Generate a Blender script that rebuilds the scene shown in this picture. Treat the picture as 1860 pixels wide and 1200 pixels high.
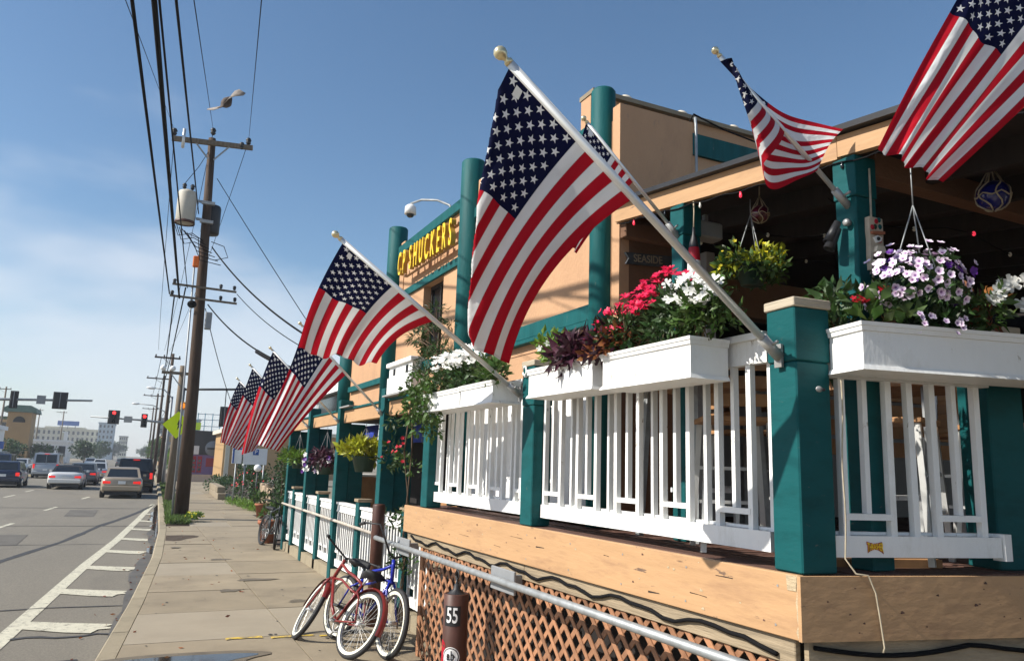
import bpy, math, random
import numpy as np
from mathutils import Vector, Matrix, Euler
R = math.radians
scn = bpy.context.scene
for o in list(bpy.data.objects): bpy.data.objects.remove(o)
# ------------------------------------------------------------------ camera, sky, sun, exposure
cam = bpy.data.cameras.new('camera'); camo = bpy.data.objects.new('camera', cam); scn.collection.objects.link(camo)
camo.location = (0, 0, 1.85); camo.rotation_euler = (R(100.1215), R(-1.8043), R(-25.7907))
cam.sensor_width = 36; cam.lens = 27.097; cam.clip_start = .05; cam.clip_end = 6000
scn.camera = camo
SUN_EL, SUN_AZ = 39.0, -80.0          # azimuth from +Y (down the street), minus = over the road
world = bpy.data.worlds.new('World'); scn.world = world; world.use_nodes = True
wn, wl = world.node_tree.nodes, world.node_tree.links
bg = wn['Background']; bg.inputs[1].default_value = .1
sky = wn.new('ShaderNodeTexSky'); sky.sky_type = 'NISHITA'; sky.sun_disc = False
sky.sun_elevation = R(SUN_EL); sky.sun_rotation = R(SUN_AZ)
sky.air_density = 1.0; sky.dust_density = .6; sky.ozone_density = 1.6; sky.altitude = 0
tc = wn.new('ShaderNodeTexCoord')
mp = wn.new('ShaderNodeMapping'); mp.inputs['Scale'].default_value = (1.0, 1.0, 2.6); mp.inputs['Location'].default_value = (.35, .2, .1)
nz = wn.new('ShaderNodeTexNoise'); nz.inputs['Scale'].default_value = 1.7; nz.inputs['Detail'].default_value = 5; nz.inputs['Roughness'].default_value = .5
cr = wn.new('ShaderNodeValToRGB'); cr.color_ramp.elements[0].position = .0; cr.color_ramp.elements[1].position = 1.0
sx = wn.new('ShaderNodeSeparateXYZ')
lowr = wn.new('ShaderNodeMapRange'); lowr.interpolation_type = 'SMOOTHSTEP'; lowr.inputs[1].default_value = -.10; lowr.inputs[2].default_value = .14; lowr.inputs[3].default_value = 0; lowr.inputs[4].default_value = 1
mulc = wn.new('ShaderNodeMath'); mulc.operation = 'MULTIPLY_ADD'; mulc.inputs[1].default_value = 1.15; mulc.inputs[2].default_value = -.35; subz = wn.new('ShaderNodeMath'); subz.operation = 'SUBTRACT'
mul2 = wn.new('ShaderNodeMath'); mul2.operation = 'MULTIPLY'; mul2.inputs[1].default_value = .68
mixc = wn.new('ShaderNodeMix'); mixc.data_type = 'RGBA'; mixc.inputs[7].default_value = (5.9, 6.3, 6.9, 1)
wl.new(tc.outputs['Generated'], mp.inputs[0]); wl.new(mp.outputs[0], nz.inputs[0]); wl.new(nz.outputs[0], cr.inputs[0])
wl.new(tc.outputs['Generated'], sx.inputs[0]); wl.new(mulc.outputs[0], subz.inputs[0]); wl.new(sx.outputs[2], subz.inputs[1]); wl.new(subz.outputs[0], lowr.inputs[0])
wl.new(cr.outputs[0], mulc.inputs[0]); wl.new(lowr.outputs[0], mul2.inputs[0])
wl.new(mul2.outputs[0], mixc.inputs[0]); hs0 = wn.new('ShaderNodeHueSaturation'); hs0.inputs['Saturation'].default_value = 1.12; hs0.inputs['Hue'].default_value = .497; wl.new(sky.outputs[0], hs0.inputs['Color']); wl.new(hs0.outputs[0], mixc.inputs[6]); wl.new(mixc.outputs[2], bg.inputs[0])
sl = bpy.data.lights.new('sun', 'SUN'); sl.energy = 5.0; sl.angle = R(.53); sl.color = (1, .95, .86)
so = bpy.data.objects.new('sun', sl); scn.collection.objects.link(so)
_d = Vector((math.sin(R(SUN_AZ)) * math.cos(R(SUN_EL)), math.cos(R(SUN_AZ)) * math.cos(R(SUN_EL)), math.sin(R(SUN_EL))))
so.rotation_euler = _d.to_track_quat('Z', 'Y').to_euler(); so.location = (-20, 10, 40)
scn.cycles.max_bounces = 6; scn.cycles.diffuse_bounces = 3; scn.cycles.glossy_bounces = 2; scn.cycles.transmission_bounces = 4; scn.cycles.transparent_max_bounces = 4
vs = scn.view_settings; vs.view_transform = 'Standard'; vs.look = 'None'; vs.exposure = .5; vs.gamma = 1; vs.use_curve_mapping = False

# ------------------------------------------------------------------ helpers
random.seed(7); rng = np.random.default_rng(7); U = random.uniform
COL = scn.collection
LOC = {}
def link(o): COL.objects.link(o); return o
def thing(name, label, cat, loc=(0, 0, 0), rot=(0, 0, 0), group=None, kind=None, world=True):
    o = link(bpy.data.objects.new(name, None)); o.location = loc; o.rotation_euler = rot; o.empty_display_size = .1
    o['label'] = label; o['category'] = cat
    if group: o['group'] = group
    if kind: o['kind'] = kind
    if world: LOC[o.name] = Vector(loc)
    return o
def tag(o, label, cat, group=None, kind=None):
    o['label'] = label
    if cat: o['category'] = cat
    if group: o['group'] = group
    if kind: o['kind'] = kind
    return o
def struct(o, label=None):
    o['kind'] = 'structure'
    if label: o['label'] = label
    return o
def attach(o, parent):
    if parent is not None:
        o.parent = parent
        if parent.name in LOC: o.matrix_parent_inverse = Matrix.Translation(-LOC[parent.name])
    return o
class MB:
    def __init__(s): s.v = []; s.f = []; s.sm = []
    def add(s, vs_, fs, smooth=False):
        b = len(s.v); s.v += [tuple(p) for p in vs_]; s.f += [tuple(i + b for i in f) for f in fs]; s.sm += [smooth] * len(fs); return s
    def box(s, x0, x1, y0, y1, z0, z1):
        return s.add([(x0, y0, z0), (x1, y0, z0), (x1, y1, z0), (x0, y1, z0), (x0, y0, z1), (x1, y0, z1), (x1, y1, z1), (x0, y1, z1)],
                     [(0, 3, 2, 1), (4, 5, 6, 7), (0, 1, 5, 4), (1, 2, 6, 5), (2, 3, 7, 6), (3, 0, 4, 7)])
    def cbox(s, x0, x1, y0, y1, z0, z1, c=.006):
        def ring(z, k): return [(x0 + k, y0, z), (x1 - k, y0, z), (x1, y0 + k, z), (x1, y1 - k, z), (x1 - k, y1, z), (x0 + k, y1, z), (x0, y1 - k, z), (x0, y0 + k, z)]
        vs_ = [(x + (c if x < (x0 + x1) / 2 else -c), y + (c if y < (y0 + y1) / 2 else -c), z0) for x, y, z in ring(z0, c)] + ring(z0 + c, c) + ring(z1 - c, c) + \
              [(x + (c if x < (x0 + x1) / 2 else -c), y + (c if y < (y0 + y1) / 2 else -c), z1) for x, y, z in ring(z1, c)]
        fs = [tuple(range(7, -1, -1)), tuple(range(24, 32))]
        for k in range(3):
            for i in range(8): fs.append((k * 8 + i, k * 8 + (i + 1) % 8, k * 8 + 8 + (i + 1) % 8, k * 8 + 8 + i))
        return s.add(vs_, fs)
    def bar(s, p, q, w, h, up=(0, 0, 1)):
        p, q = Vector(p), Vector(q); d = (q - p).normalized(); u = Vector(up)
        r = d.cross(u)
        if r.length < 1e-4: r = d.cross(Vector((1, 0, 0)))
        r.normalize(); u = r.cross(d); a, b = r * w / 2, u * h / 2
        return s.add([p - a - b, p + a - b, p + a + b, p - a + b, q - a - b, q + a - b, q + a + b, q - a + b],
                     [(0, 3, 2, 1), (4, 5, 6, 7), (0, 1, 5, 4), (1, 2, 6, 5), (2, 3, 7, 6), (3, 0, 4, 7)])
    def tube(s, pts, r, n=8, closed=False, caps=True):
        pts = [Vector(p) for p in pts]; N = len(pts); rs = r if isinstance(r, (list, tuple)) else [r] * N
        b = len(s.v); prev = None
        for i, p in enumerate(pts):
            if closed: d = pts[(i + 1) % N] - pts[i - 1]
            else: d = pts[min(i + 1, N - 1)] - pts[max(i - 1, 0)]
            d.normalize()
            if prev is None:
                a = d.cross(Vector((0, 0, 1)));
                if a.length < 1e-3: a = d.cross(Vector((1, 0, 0)))
            else: a = prev - d * prev.dot(d)
            a.normalize(); prev = a; c = d.cross(a)
            for k in range(n):
                t = 2 * math.pi * k / n; s.v.append(tuple(p + (a * math.cos(t) + c * math.sin(t)) * rs[i]))
        for i in range(N if closed else N - 1):
            j = (i + 1) % N
            for k in range(n):
                s.f.append((b + i * n + k, b + i * n + (k + 1) % n, b + j * n + (k + 1) % n, b + j * n + k)); s.sm.append(True)
        if caps and not closed:
            s.f.append(tuple(b + k for k in range(n - 1, -1, -1))); s.f.append(tuple(b + (N - 1) * n + k for k in range(n))); s.sm += [False, False]
        return s
    def lathe(s, prof, c=(0, 0, 0), axis='Z', n=16, M=None):
        b = len(s.v); c = Vector(c)
        for r, z in prof:
            for k in range(n):
                t = 2 * math.pi * k / n; x, y = r * math.cos(t), r * math.sin(t)
                q = Vector((x, y, z)) if axis == 'Z' else (Vector((z, x, y)) if axis == 'X' else Vector((y, z, x)))
                if M is not None: q = M @ q
                s.v.append(tuple(c + q))
        for i in range(len(prof) - 1):
            for k in range(n):
                s.f.append((b + i * n + k, b + i * n + (k + 1) % n, b + (i + 1) * n + (k + 1) % n, b + (i + 1) * n + k)); s.sm.append(True)
        return s
    def ball(s, c, r, n=12, m=8, sq=(1, 1, 1)):
        b = len(s.v)
        for i in range(m + 1):
            a = math.pi * i / m
            for k in range(n):
                t = 2 * math.pi * k / n
                s.v.append((c[0] + r * sq[0] * math.sin(a) * math.cos(t), c[1] + r * sq[1] * math.sin(a) * math.sin(t), c[2] - r * sq[2] * math.cos(a)))
        for i in range(m):
            for k in range(n):
                s.f.append((b + i * n + k, b + i * n + (k + 1) % n, b + (i + 1) * n + (k + 1) % n, b + (i + 1) * n + k)); s.sm.append(True)
        return s
    def prism(s, poly, axis, a, b):          # polygon of (p,q) extruded along an axis from a to b
        n = len(poly)
        def P(p, t): return {'X': (t, p[0], p[1]), 'Y': (p[0], t, p[1]), 'Z': (p[0], p[1], t)}[axis]
        vs_ = [P(p, a) for p in poly] + [P(p, b) for p in poly]
        fs = [tuple(range(n - 1, -1, -1)), tuple(range(n, 2 * n))] + [(i, (i + 1) % n, n + (i + 1) % n, n + i) for i in range(n)]
        return s.add(vs_, fs)
    def mesh(s, name, mat):
        m = bpy.data.meshes.new(name); m.from_pydata(s.v, [], s.f)
        if mat is not None: m.materials.append(mat)
        m.polygons.foreach_set('use_smooth', s.sm); m.validate(); m.update()
        import bmesh
        bm = bmesh.new(); bm.from_mesh(m); bmesh.ops.recalc_face_normals(bm, faces=bm.faces); bm.to_mesh(m); bm.free()
        return m
    def build(s, name, mat, parent=None):
        o = link(bpy.data.objects.new(name, s.mesh(name, mat))); return attach(o, parent)
def inst(mesh, name, parent, loc=(0, 0, 0), rot=(0, 0, 0), scale=(1, 1, 1)):
    o = link(bpy.data.objects.new(name, mesh)); o.location = loc; o.rotation_euler = rot; o.scale = scale
    return attach(o, parent)
# ---- materials
def mat(name, col, rough=.6, var=.12, scale=6., bump=.0, bscale=None, stretch=(1, 1, 1), metal=0., spec=.4, dirt=None, dscale=2., damt=.5, island=0., emit=None, estr=0., transl=0., coat=0., chips=None, dots=None, objvar=0.):
    m = bpy.data.materials.new(name); m.use_nodes = True; nt = m.node_tree; N = nt.nodes; Lk = nt.links
    p = N['Principled BSDF']; p.inputs['Roughness'].default_value = rough; p.inputs['Metallic'].default_value = metal
    p.inputs['Specular IOR Level'].default_value = spec; p.inputs['Coat Weight'].default_value = coat
    t = N.new('ShaderNodeTexCoord'); mpn = N.new('ShaderNodeMapping'); mpn.inputs['Scale'].default_value = stretch
    oi = N.new('ShaderNodeObjectInfo'); sc = N.new('ShaderNodeVectorMath'); sc.operation = 'SCALE'; sc.inputs['Scale'].default_value = 37.
    cmb = N.new('ShaderNodeCombineXYZ')
    for i in range(3): Lk.new(oi.outputs['Random'], cmb.inputs[i])
    Lk.new(cmb.outputs[0], sc.inputs[0]); ad = N.new('ShaderNodeVectorMath'); ad.operation = 'ADD'
    Lk.new(t.outputs['Object'], mpn.inputs[0]); Lk.new(mpn.outputs[0], ad.inputs[0]); Lk.new(sc.outputs[0], ad.inputs[1])
    nz = N.new('ShaderNodeTexNoise'); nz.inputs['Scale'].default_value = scale; nz.inputs['Detail'].default_value = 6; nz.inputs['Roughness'].default_value = .6
    Lk.new(ad.outputs[0], nz.inputs[0])
    mx = N.new('ShaderNodeMix'); mx.data_type = 'RGBA'
    a = tuple(max(0, c * (1 - var)) for c in col); b = tuple(min(1, c * (1 + var)) for c in col)
    mx.inputs[6].default_value = (*a, 1); mx.inputs[7].default_value = (*b, 1)
    rm = N.new('ShaderNodeMapRange'); rm.inputs[1].default_value = .3; rm.inputs[2].default_value = .7
    Lk.new(nz.outputs[0], rm.inputs[0]); Lk.new(rm.outputs[0], mx.inputs[0]); out = mx.outputs[2]
    if dirt is not None:
        n2 = N.new('ShaderNodeTexNoise'); n2.inputs['Scale'].default_value = dscale; n2.inputs['Detail'].default_value = 8; n2.inputs['Roughness'].default_value = .72
        Lk.new(ad.outputs[0], n2.inputs[0]); r2 = N.new('ShaderNodeMapRange'); r2.inputs[1].default_value = .52; r2.inputs[2].default_value = .75; r2.inputs[3].default_value = 0; r2.inputs[4].default_value = damt
        Lk.new(n2.outputs[0], r2.inputs[0]); m2 = N.new('ShaderNodeMix'); m2.data_type = 'RGBA'; m2.inputs[7].default_value = (*dirt, 1)
        Lk.new(r2.outputs[0], m2.inputs[0]); Lk.new(out, m2.inputs[6]); out = m2.outputs[2]
    if chips is not None:      # flaked paint: (colour, scale, low, high)
        n3 = N.new('ShaderNodeTexNoise'); n3.inputs['Scale'].default_value = chips[1]; n3.inputs['Detail'].default_value = 10; n3.inputs['Roughness'].default_value = .68
        Lk.new(ad.outputs[0], n3.inputs[0]); r5 = N.new('ShaderNodeMapRange'); r5.inputs[1].default_value = chips[2]; r5.inputs[2].default_value = chips[3]
        Lk.new(n3.outputs[0], r5.inputs[0]); m3 = N.new('ShaderNodeMix'); m3.data_type = 'RGBA'; m3.inputs[7].default_value = (*chips[0], 1)
        Lk.new(r5.outputs[0], m3.inputs[0]); Lk.new(out, m3.inputs[6]); out = m3.outputs[2]
    if dots is not None:       # nail heads, knots, gum spots: (colour, scale, radius)
        vo = N.new('ShaderNodeTexVoronoi'); vo.inputs['Scale'].default_value = dots[1]; Lk.new(ad.outputs[0], vo.inputs['Vector'])
        r6 = N.new('ShaderNodeMapRange'); r6.inputs[1].default_value = dots[2]; r6.inputs[2].default_value = dots[2] * .55; r6.inputs[3].default_value = 0; r6.inputs[4].default_value = .85
        Lk.new(vo.outputs['Distance'], r6.inputs[0]); m4 = N.new('ShaderNodeMix'); m4.data_type = 'RGBA'; m4.inputs[7].default_value = (*dots[0], 1)
        Lk.new(r6.outputs[0], m4.inputs[0]); Lk.new(out, m4.inputs[6]); out = m4.outputs[2]
    if objvar:                 # every board or slab its own shade
        h5 = N.new('ShaderNodeHueSaturation'); r7 = N.new('ShaderNodeMapRange'); r7.inputs[3].default_value = 1 - objvar; r7.inputs[4].default_value = 1 + objvar
        Lk.new(oi.outputs['Random'], r7.inputs[0]); Lk.new(r7.outputs[0], h5.inputs['Value']); Lk.new(out, h5.inputs['Color']); out = h5.outputs[0]
    if island:
        g = N.new('ShaderNodeNewGeometry'); hv = N.new('ShaderNodeHueSaturation')
        r3 = N.new('ShaderNodeMapRange'); r3.inputs[3].default_value = 1 - island; r3.inputs[4].default_value = 1 + island
        r4 = N.new('ShaderNodeMapRange'); r4.inputs[3].default_value = .5 - .05 * island; r4.inputs[4].default_value = .5 + .03 * island
        Lk.new(g.outputs['Random Per Island'], r3.inputs[0]); Lk.new(g.outputs['Random Per Island'], r4.inputs[0])
        Lk.new(r3.outputs[0], hv.inputs['Value']); Lk.new(r4.outputs[0], hv.inputs['Hue']); Lk.new(out, hv.inputs['Color']); out = hv.outputs[0]
    Lk.new(out, p.inputs['Base Color'])
    if bump:
        nb = N.new('ShaderNodeTexNoise'); nb.inputs['Scale'].default_value = bscale or scale * 4; nb.inputs['Detail'].default_value = 6
        Lk.new(ad.outputs[0], nb.inputs[0]); bp = N.new('ShaderNodeBump'); bp.inputs['Strength'].default_value = bump; bp.inputs['Distance'].default_value = .02
        Lk.new(nb.outputs[0], bp.inputs['Height']); Lk.new(bp.outputs[0], p.inputs['Normal'])
    if emit is not None: p.inputs['Emission Color'].default_value = (*emit, 1); p.inputs['Emission Strength'].default_value = estr
    if transl:
        tr = N.new('ShaderNodeBsdfTranslucent'); Lk.new(out, tr.inputs[0]); ms = N.new('ShaderNodeMixShader'); ms.inputs[0].default_value = transl
        Lk.new(p.outputs[0], ms.inputs[1]); Lk.new(tr.outputs[0], ms.inputs[2]); Lk.new(ms.outputs[0], N['Material Output'].inputs[0])
    return m
M = {}
def dm(k, *a, **kw): M[k] = mat(k, *a, **kw)
dm('teal', (.003, .082, .085), .62, .26, 3, spec=.2, bump=.12, bscale=30, stretch=(3, 3, .5), dirt=(.02, .07, .072), dscale=3, damt=.5, chips=((.10, .15, .14), 9, .645, .69))
dm('teal_post', (.003, .075, .079), .62, .24, 4, spec=.2, bump=.2, bscale=9, stretch=(1, 1, 2.5), dirt=(.006, .045, .05), dscale=4, damt=.6, chips=((.09, .11, .095), 14, .65, .70))
dm('white', (.80, .80, .78), .5, .04, 6, objvar=.04, bump=.15, bscale=40, stretch=(1, 1, .4), dirt=(.48, .45, .38), dscale=6, damt=.55, chips=((.36, .32, .26), 16, .655, .69), dots=((.22, .2, .18), 7, .05))
dm('white_clean', (.8, .8, .79), .5, .03, 4)
dm('peach', (.48, .280, .155), .8, .10, 1.2, bump=.35, bscale=45, stretch=(1, 1, .5), dirt=(.34, .195, .115), dscale=2.2, damt=.6, chips=((.30, .20, .135), 7, .64, .72))
dm('peach_wood', (.455, .272, .138), .6, .07, 3, bump=.22, bscale=10, stretch=(1, .4, 2.2), dirt=(.27, .15, .085), dscale=4, damt=.65, chips=((.15, .095, .065), 11, .635, .68), dots=((.10, .06, .04), 3.2, .055))
dm('raw_wood', (.30, .235, .155), .8, .25, 5, bump=.4, bscale=22, stretch=(1, .3, 5), dirt=(.07, .055, .045), dscale=4, damt=.7)
dm('cap_wood', (.42, .36, .27), .8, .2, 5, bump=.3, bscale=22, stretch=(1, .3, 5))
dm('end_grain', (.46, .36, .23), .8, .3, 25, bump=.4, stretch=(1, 1, 6))
dm('lattice', (.31, .15, .078), .7, .25, 9, objvar=.28, bump=.3, bscale=40, dirt=(.10, .055, .035), dscale=3.2, damt=.75)
dm('deck_board', (.10, .05, .036), .75, .35, 6, objvar=.25, bump=.4, bscale=30, stretch=(5, .5, 1), dirt=(.03, .02, .018), dscale=5)
dm('dark_wood', (.022, .015, .012), .8, .3, 5, stretch=(1, 4, 1))
dm('brown_and_shade', (.15, .075, .04), .85, .15, 3, bump=.3, bscale=40)  # plain brown on the beams; on the end wall it stands for roof shade
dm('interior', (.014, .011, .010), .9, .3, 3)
dm('furn_wood', (.36, .19, .085), .6, .25, 6, stretch=(1, 5, 1))
dm('galv', (.30, .315, .32), .5, .2, 12, metal=.35, dirt=(.16, .15, .13), dscale=9)
dm('alu', (.66, .66, .64), .38, .06, 10, metal=.55)
dm('gold', (.72, .62, .38), .28, .1, 10, metal=.7)
dm('blackmetal', (.018, .018, .02), .5, .2, 8)
dm('bracket', (.36, .36, .35), .45, .2, 14, metal=.4, dirt=(.25, .2, .14), dscale=12)
dm('concrete', (.26, .212, .145), .85, .12, 1.6, objvar=.07, bump=.15, bscale=70, dirt=(.15, .12, .083), dscale=1.1, damt=.7, dots=((.10, .085, .065), 2.6, .03))
dm('concrete_b', (.29, .245, .18), .85, .09, 1.6, bump=.15, bscale=70, dirt=(.26, .21, .15), dscale=1.1, damt=.55)
dm('kerb', (.28, .235, .16), .85, .18, 3, objvar=.12, bump=.3, bscale=40, dirt=(.14, .11, .08), dscale=3, damt=.6)
dm('paint_line', (.52, .49, .38), .7, .1, 8, dirt=(.27, .24, .2), dscale=5, damt=.85, chips=((.155, .14, .11), 18, .56, .64))
dm('paint_yellow', (.62, .42, .05), .7, .15, 8, dirt=(.26, .21, .14), dscale=9, damt=.9, chips=((.22, .18, .12), 14, .47, .58))
dm('tar', (.045, .043, .042), .7, .3, 8)
dm('soil', (.06, .04, .025), .95, .4, 8, bump=.5)
dm('rubber', (.02, .02, .021), .7, .2, 8)
dm('pole_wood', (.06, .035, .021), .85, .35, 4, bump=.5, bscale=12, stretch=(5, 5, .35), dirt=(.03, .02, .015), dscale=3)
dm('pole_grey', (.16, .125, .09), .85, .3, 4, stretch=(5, 5, .35))
dm('wire', (.008, .008, .009), .8, .1, 4, spec=.1)
dm('leaf', (.065, .125, .026), .5, .25, 9, island=.55, transl=.3)
dm('leaf_dark', (.035, .075, .02), .5, .25, 9, island=.5, transl=.25)
dm('leaf_bright', (.13, .23, .03), .5, .2, 9, island=.4, transl=.35)
dm('leaf_lime', (.36, .38, .025), .5, .2, 9, island=.35, transl=.35)
dm('leaf_purple', (.055, .014, .028), .45, .3, 9, island=.5, transl=.2)
dm('leaf_rust', (.24, .085, .03), .55, .3, 9, island=.5, transl=.25)
dm('grass', (.10, .16, .035), .6, .25, 9, island=.4, transl=.3)
dm('stem', (.09, .07, .035), .8, .3, 9)
dm('bark', (.10, .065, .04), .9, .35, 8, bump=.5)
dm('fl_red', (.75, .02, .09), .5, .15, 20, island=.35, transl=.3)
dm('fl_crimson', (.5, .015, .03), .5, .15, 20, island=.3, transl=.3)
dm('fl_white', (.86, .86, .82), .5, .05, 20, island=.06, transl=.3)
dm('fl_yellow', (.78, .66, .03), .5, .1, 20, island=.2, transl=.3)
dm('fl_purple', (.10, .02, .22), .5, .15, 20, island=.35, transl=.25)
dm('fl_orange', (.75, .2, .03), .5, .15, 20, island=.2, transl=.25)
dm('terracotta', (.34, .12, .06), .8, .15, 7, dirt=(.2, .1, .06))
dm('green_pot', (.012, .045, .028), .45, .15, 7)
dm('yellow_sign', (.85, .58, .02), .4, .05, 5)
dm('yellow_edge', (.50, .26, .04), .5, .1, 5)
dm('glass_dark', (.012, .016, .02), .08, .3, 2, spec=.7)
dm('blue_cloth', (.012, .035, .30), .7, .2, 3)
dm('purple_wall', (.24, .14, .36), .8, .1, 2)
dm('black_wall', (.025, .023, .025), .7, .2, 2)
dm('sign_lime', (.62, .78, .0), .45, .05, 5, emit=(.6, .8, 0), estr=.05)
dm('amber', (.9, .25, .01), .4, .05, 5, emit=(1, .25, .01), estr=.8)
dm('red_lamp', (.8, .02, .02), .3, .05, 5, emit=(1, .02, .02), estr=4.)
dm('tail_lamp', (.45, .01, .012), .25, .1, 5, emit=(1, .03, .02), estr=.5)
dm('tail_dull', (.28, .012, .014), .25, .1, 5)
dm('head_lamp', (.85, .85, .82), .2, .05, 5)
dm('bulb_red', (.75, .02, .05), .3, .1, 5, emit=(1, .05, .1), estr=.6)
dm('bulb_white', (.7, .68, .6), .3, .1, 5)
dm('brown_paint', (.075, .028, .018), .5, .25, 6, dirt=(.03, .018, .014), dscale=7)
dm('beige_wall', (.52, .43, .29), .8, .06, 1)
dm('tan_wall', (.40, .25, .11), .8, .06, 1)
dm('cream_wall', (.60, .56, .44), .8, .06, 1)
dm('bluegrey_wall', (.40, .47, .52), .8, .06, 1)
dm('grey_wall', (.30, .30, .30), .8, .1, 1)
dm('grey_metal', (.27, .28, .29), .5, .12, 5, metal=.2)
dm('green_roof', (.10, .17, .13), .7, .1, 2)
dm('blue_sign', (.02, .09, .35), .5, .1, 4)
dm('teal_sign', (.02, .28, .42), .5, .1, 4)
dm('stone', (.33, .25, .17), .9, .3, 5, bump=.4)
dm('rope', (.42, .36, .26), .9, .2, 20)
dm('shell', (.7, .62, .48), .6, .1, 10)
def glassmat(k, col):
    m = bpy.data.materials.new(k); m.use_nodes = True; p = m.node_tree.nodes['Principled BSDF']
    p.inputs['Base Color'].default_value = (*col, 1); p.inputs['Transmission Weight'].default_value = .35; p.inputs['Roughness'].default_value = .04; p.inputs['Coat Weight'].default_value = .5
    M[k] = m
glassmat('glass_blue', (.01, .015, .22)); glassmat('glass_red', (.12, .006, .03))
# road: worn asphalt, tan wear, fine aggregate, cracks
def road_mat():
    m = mat('asphalt', (.175, .156, .124), .85, .12, .35, bump=.25, bscale=120, stretch=(1, .25, 1), dirt=(.085, .078, .068), dscale=.5, damt=.6)
    nt = m.node_tree; N = nt.nodes; Lk = nt.links; p = N['Principled BSDF']; src = p.inputs['Base Color'].links[0].from_socket
    t = N.new('ShaderNodeTexCoord'); n1 = N.new('ShaderNodeTexNoise'); n1.inputs['Scale'].default_value = 45; n1.inputs['Detail'].default_value = 4; Lk.new(t.outputs['Object'], n1.inputs[0])
    r1 = N.new('ShaderNodeMapRange'); r1.inputs[1].default_value = .3; r1.inputs[2].default_value = .7; r1.inputs[3].default_value = .78; r1.inputs[4].default_value = 1.2; Lk.new(n1.outputs[0], r1.inputs[0])
    hv = N.new('ShaderNodeHueSaturation'); Lk.new(src, hv.inputs['Color']); Lk.new(r1.outputs[0], hv.inputs['Value']); Lk.new(hv.outputs[0], p.inputs['Base Color'])
    return m
M['asphalt'] = road_mat()
# printed flag: stripes and stars from the cloth's own UV
def flag_mat():
    m = bpy.data.materials.new('flag_cloth'); m.use_nodes = True; nt = m.node_tree; N = nt.nodes; Lk = nt.links; p = N['Principled BSDF']
    uv = N.new('ShaderNodeUVMap'); sp = N.new('ShaderNodeSeparateXYZ'); Lk.new(uv.outputs[0], sp.inputs[0]); u, v = sp.outputs[0], sp.outputs[1]
    def mth(op, a, b=None, c=None):
        n = N.new('ShaderNodeMath'); n.operation = op
        for i, x in enumerate((a, b, c)):
            if x is None: continue
            if isinstance(x, (int, float)): n.inputs[i].default_value = x
            else: Lk.new(x, n.inputs[i])
        return n.outputs[0]
    def mix(f, a, b):
        n = N.new('ShaderNodeMix'); n.data_type = 'RGBA'; Lk.new(f, n.inputs[0])
        for i, x in ((6, a), (7, b)):
            if isinstance(x, tuple): n.inputs[i].default_value = (*x, 1)
            else: Lk.new(x, n.inputs[i])
        return n.outputs[2]
    stripe = mth('MODULO', mth('FLOOR', mth('MULTIPLY', v, 13)), 2)
    canton = mth('MULTIPLY', mth('LESS_THAN', u, .4), mth('GREATER_THAN', v, 6 / 13))
    cu = mth('MULTIPLY', u, 30); cv = mth('MULTIPLY', mth('SUBTRACT', v, 6 / 13), 130 / 7)
    i = mth('ROUND', cu); j = mth('ROUND', cv)
    ok = mth('MULTIPLY', mth('MULTIPLY', mth('GREATER_THAN', i, .5), mth('LESS_THAN', i, 11.5)), mth('MULTIPLY', mth('GREATER_THAN', j, .5), mth('LESS_THAN', j, 9.5)))
    ok = mth('MULTIPLY', ok, mth('LESS_THAN', mth('MODULO', mth('ADD', i, j), 2), .5))
    dx = mth('MULTIPLY', mth('SUBTRACT', cu, i), 1.667 / 30); dy = mth('MULTIPLY', mth('SUBTRACT', cv, j), 7 / 130)
    r = mth('SQRT', mth('ADD', mth('MULTIPLY', dx, dx), mth('MULTIPLY', dy, dy))); th = mth('ARCTAN2', dx, dy)
    g = mth('COSINE', mth('DIVIDE', mth('ADD', mth('MULTIPLY', mth('ARCSINE', mth('MULTIPLY', mth('COSINE', mth('MULTIPLY', th, 5)), .9999)), 2), 3 * math.pi), 10))
    star = mth('MULTIPLY', ok, mth('LESS_THAN', mth('MULTIPLY', r, g), .031 * math.cos(.4 * math.pi)))
    c = mix(stripe, (.42, .008, .020), (.74, .74, .74)); c = mix(canton, c, mix(star, (.005, .007, .036), (.74, .74, .74)))
    fr_ = mth('FRACT', mth('MULTIPLY', v, 13)); seam = mth('LESS_THAN', mth('MINIMUM', fr_, mth('SUBTRACT', 1, fr_)), .045)
    seam = mth('MULTIPLY', mth('MAXIMUM', seam, mth('GREATER_THAN', u, .985)), .16)
    nd_ = N.new('ShaderNodeTexNoise'); nd_.inputs['Scale'].default_value = 6; nd_.inputs['Detail'].default_value = 5; Lk.new(uv.outputs[0], nd_.inputs[0])
    hv = N.new('ShaderNodeHueSaturation'); Lk.new(c, hv.inputs['Color']); Lk.new(mth('SUBTRACT', mth('ADD', .86, mth('MULTIPLY', nd_.outputs[0], .22)), seam), hv.inputs['Value']); c = hv.outputs[0]
    Lk.new(c, p.inputs['Base Color']); p.inputs['Roughness'].default_value = .75; p.inputs['Specular IOR Level'].default_value = .08
    tr = N.new('ShaderNodeBsdfTranslucent'); Lk.new(c, tr.inputs[0]); ms = N.new('ShaderNodeMixShader'); ms.inputs[0].default_value = .28
    Lk.new(p.outputs[0], ms.inputs[1]); Lk.new(tr.outputs[0], ms.inputs[2]); Lk.new(ms.outputs[0], N['Material Output'].inputs[0])
    n1 = N.new('ShaderNodeTexNoise'); n1.inputs['Scale'].default_value = 9; Lk.new(uv.outputs[0], n1.inputs[0]); bp = N.new('ShaderNodeBump'); bp.inputs['Strength'].default_value = .35; bp.inputs['Distance'].default_value = .03
    Lk.new(n1.outputs[0], bp.inputs['Height']); Lk.new(bp.outputs[0], p.inputs['Normal'])
    return m
M['flag'] = flag_mat()
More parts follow.
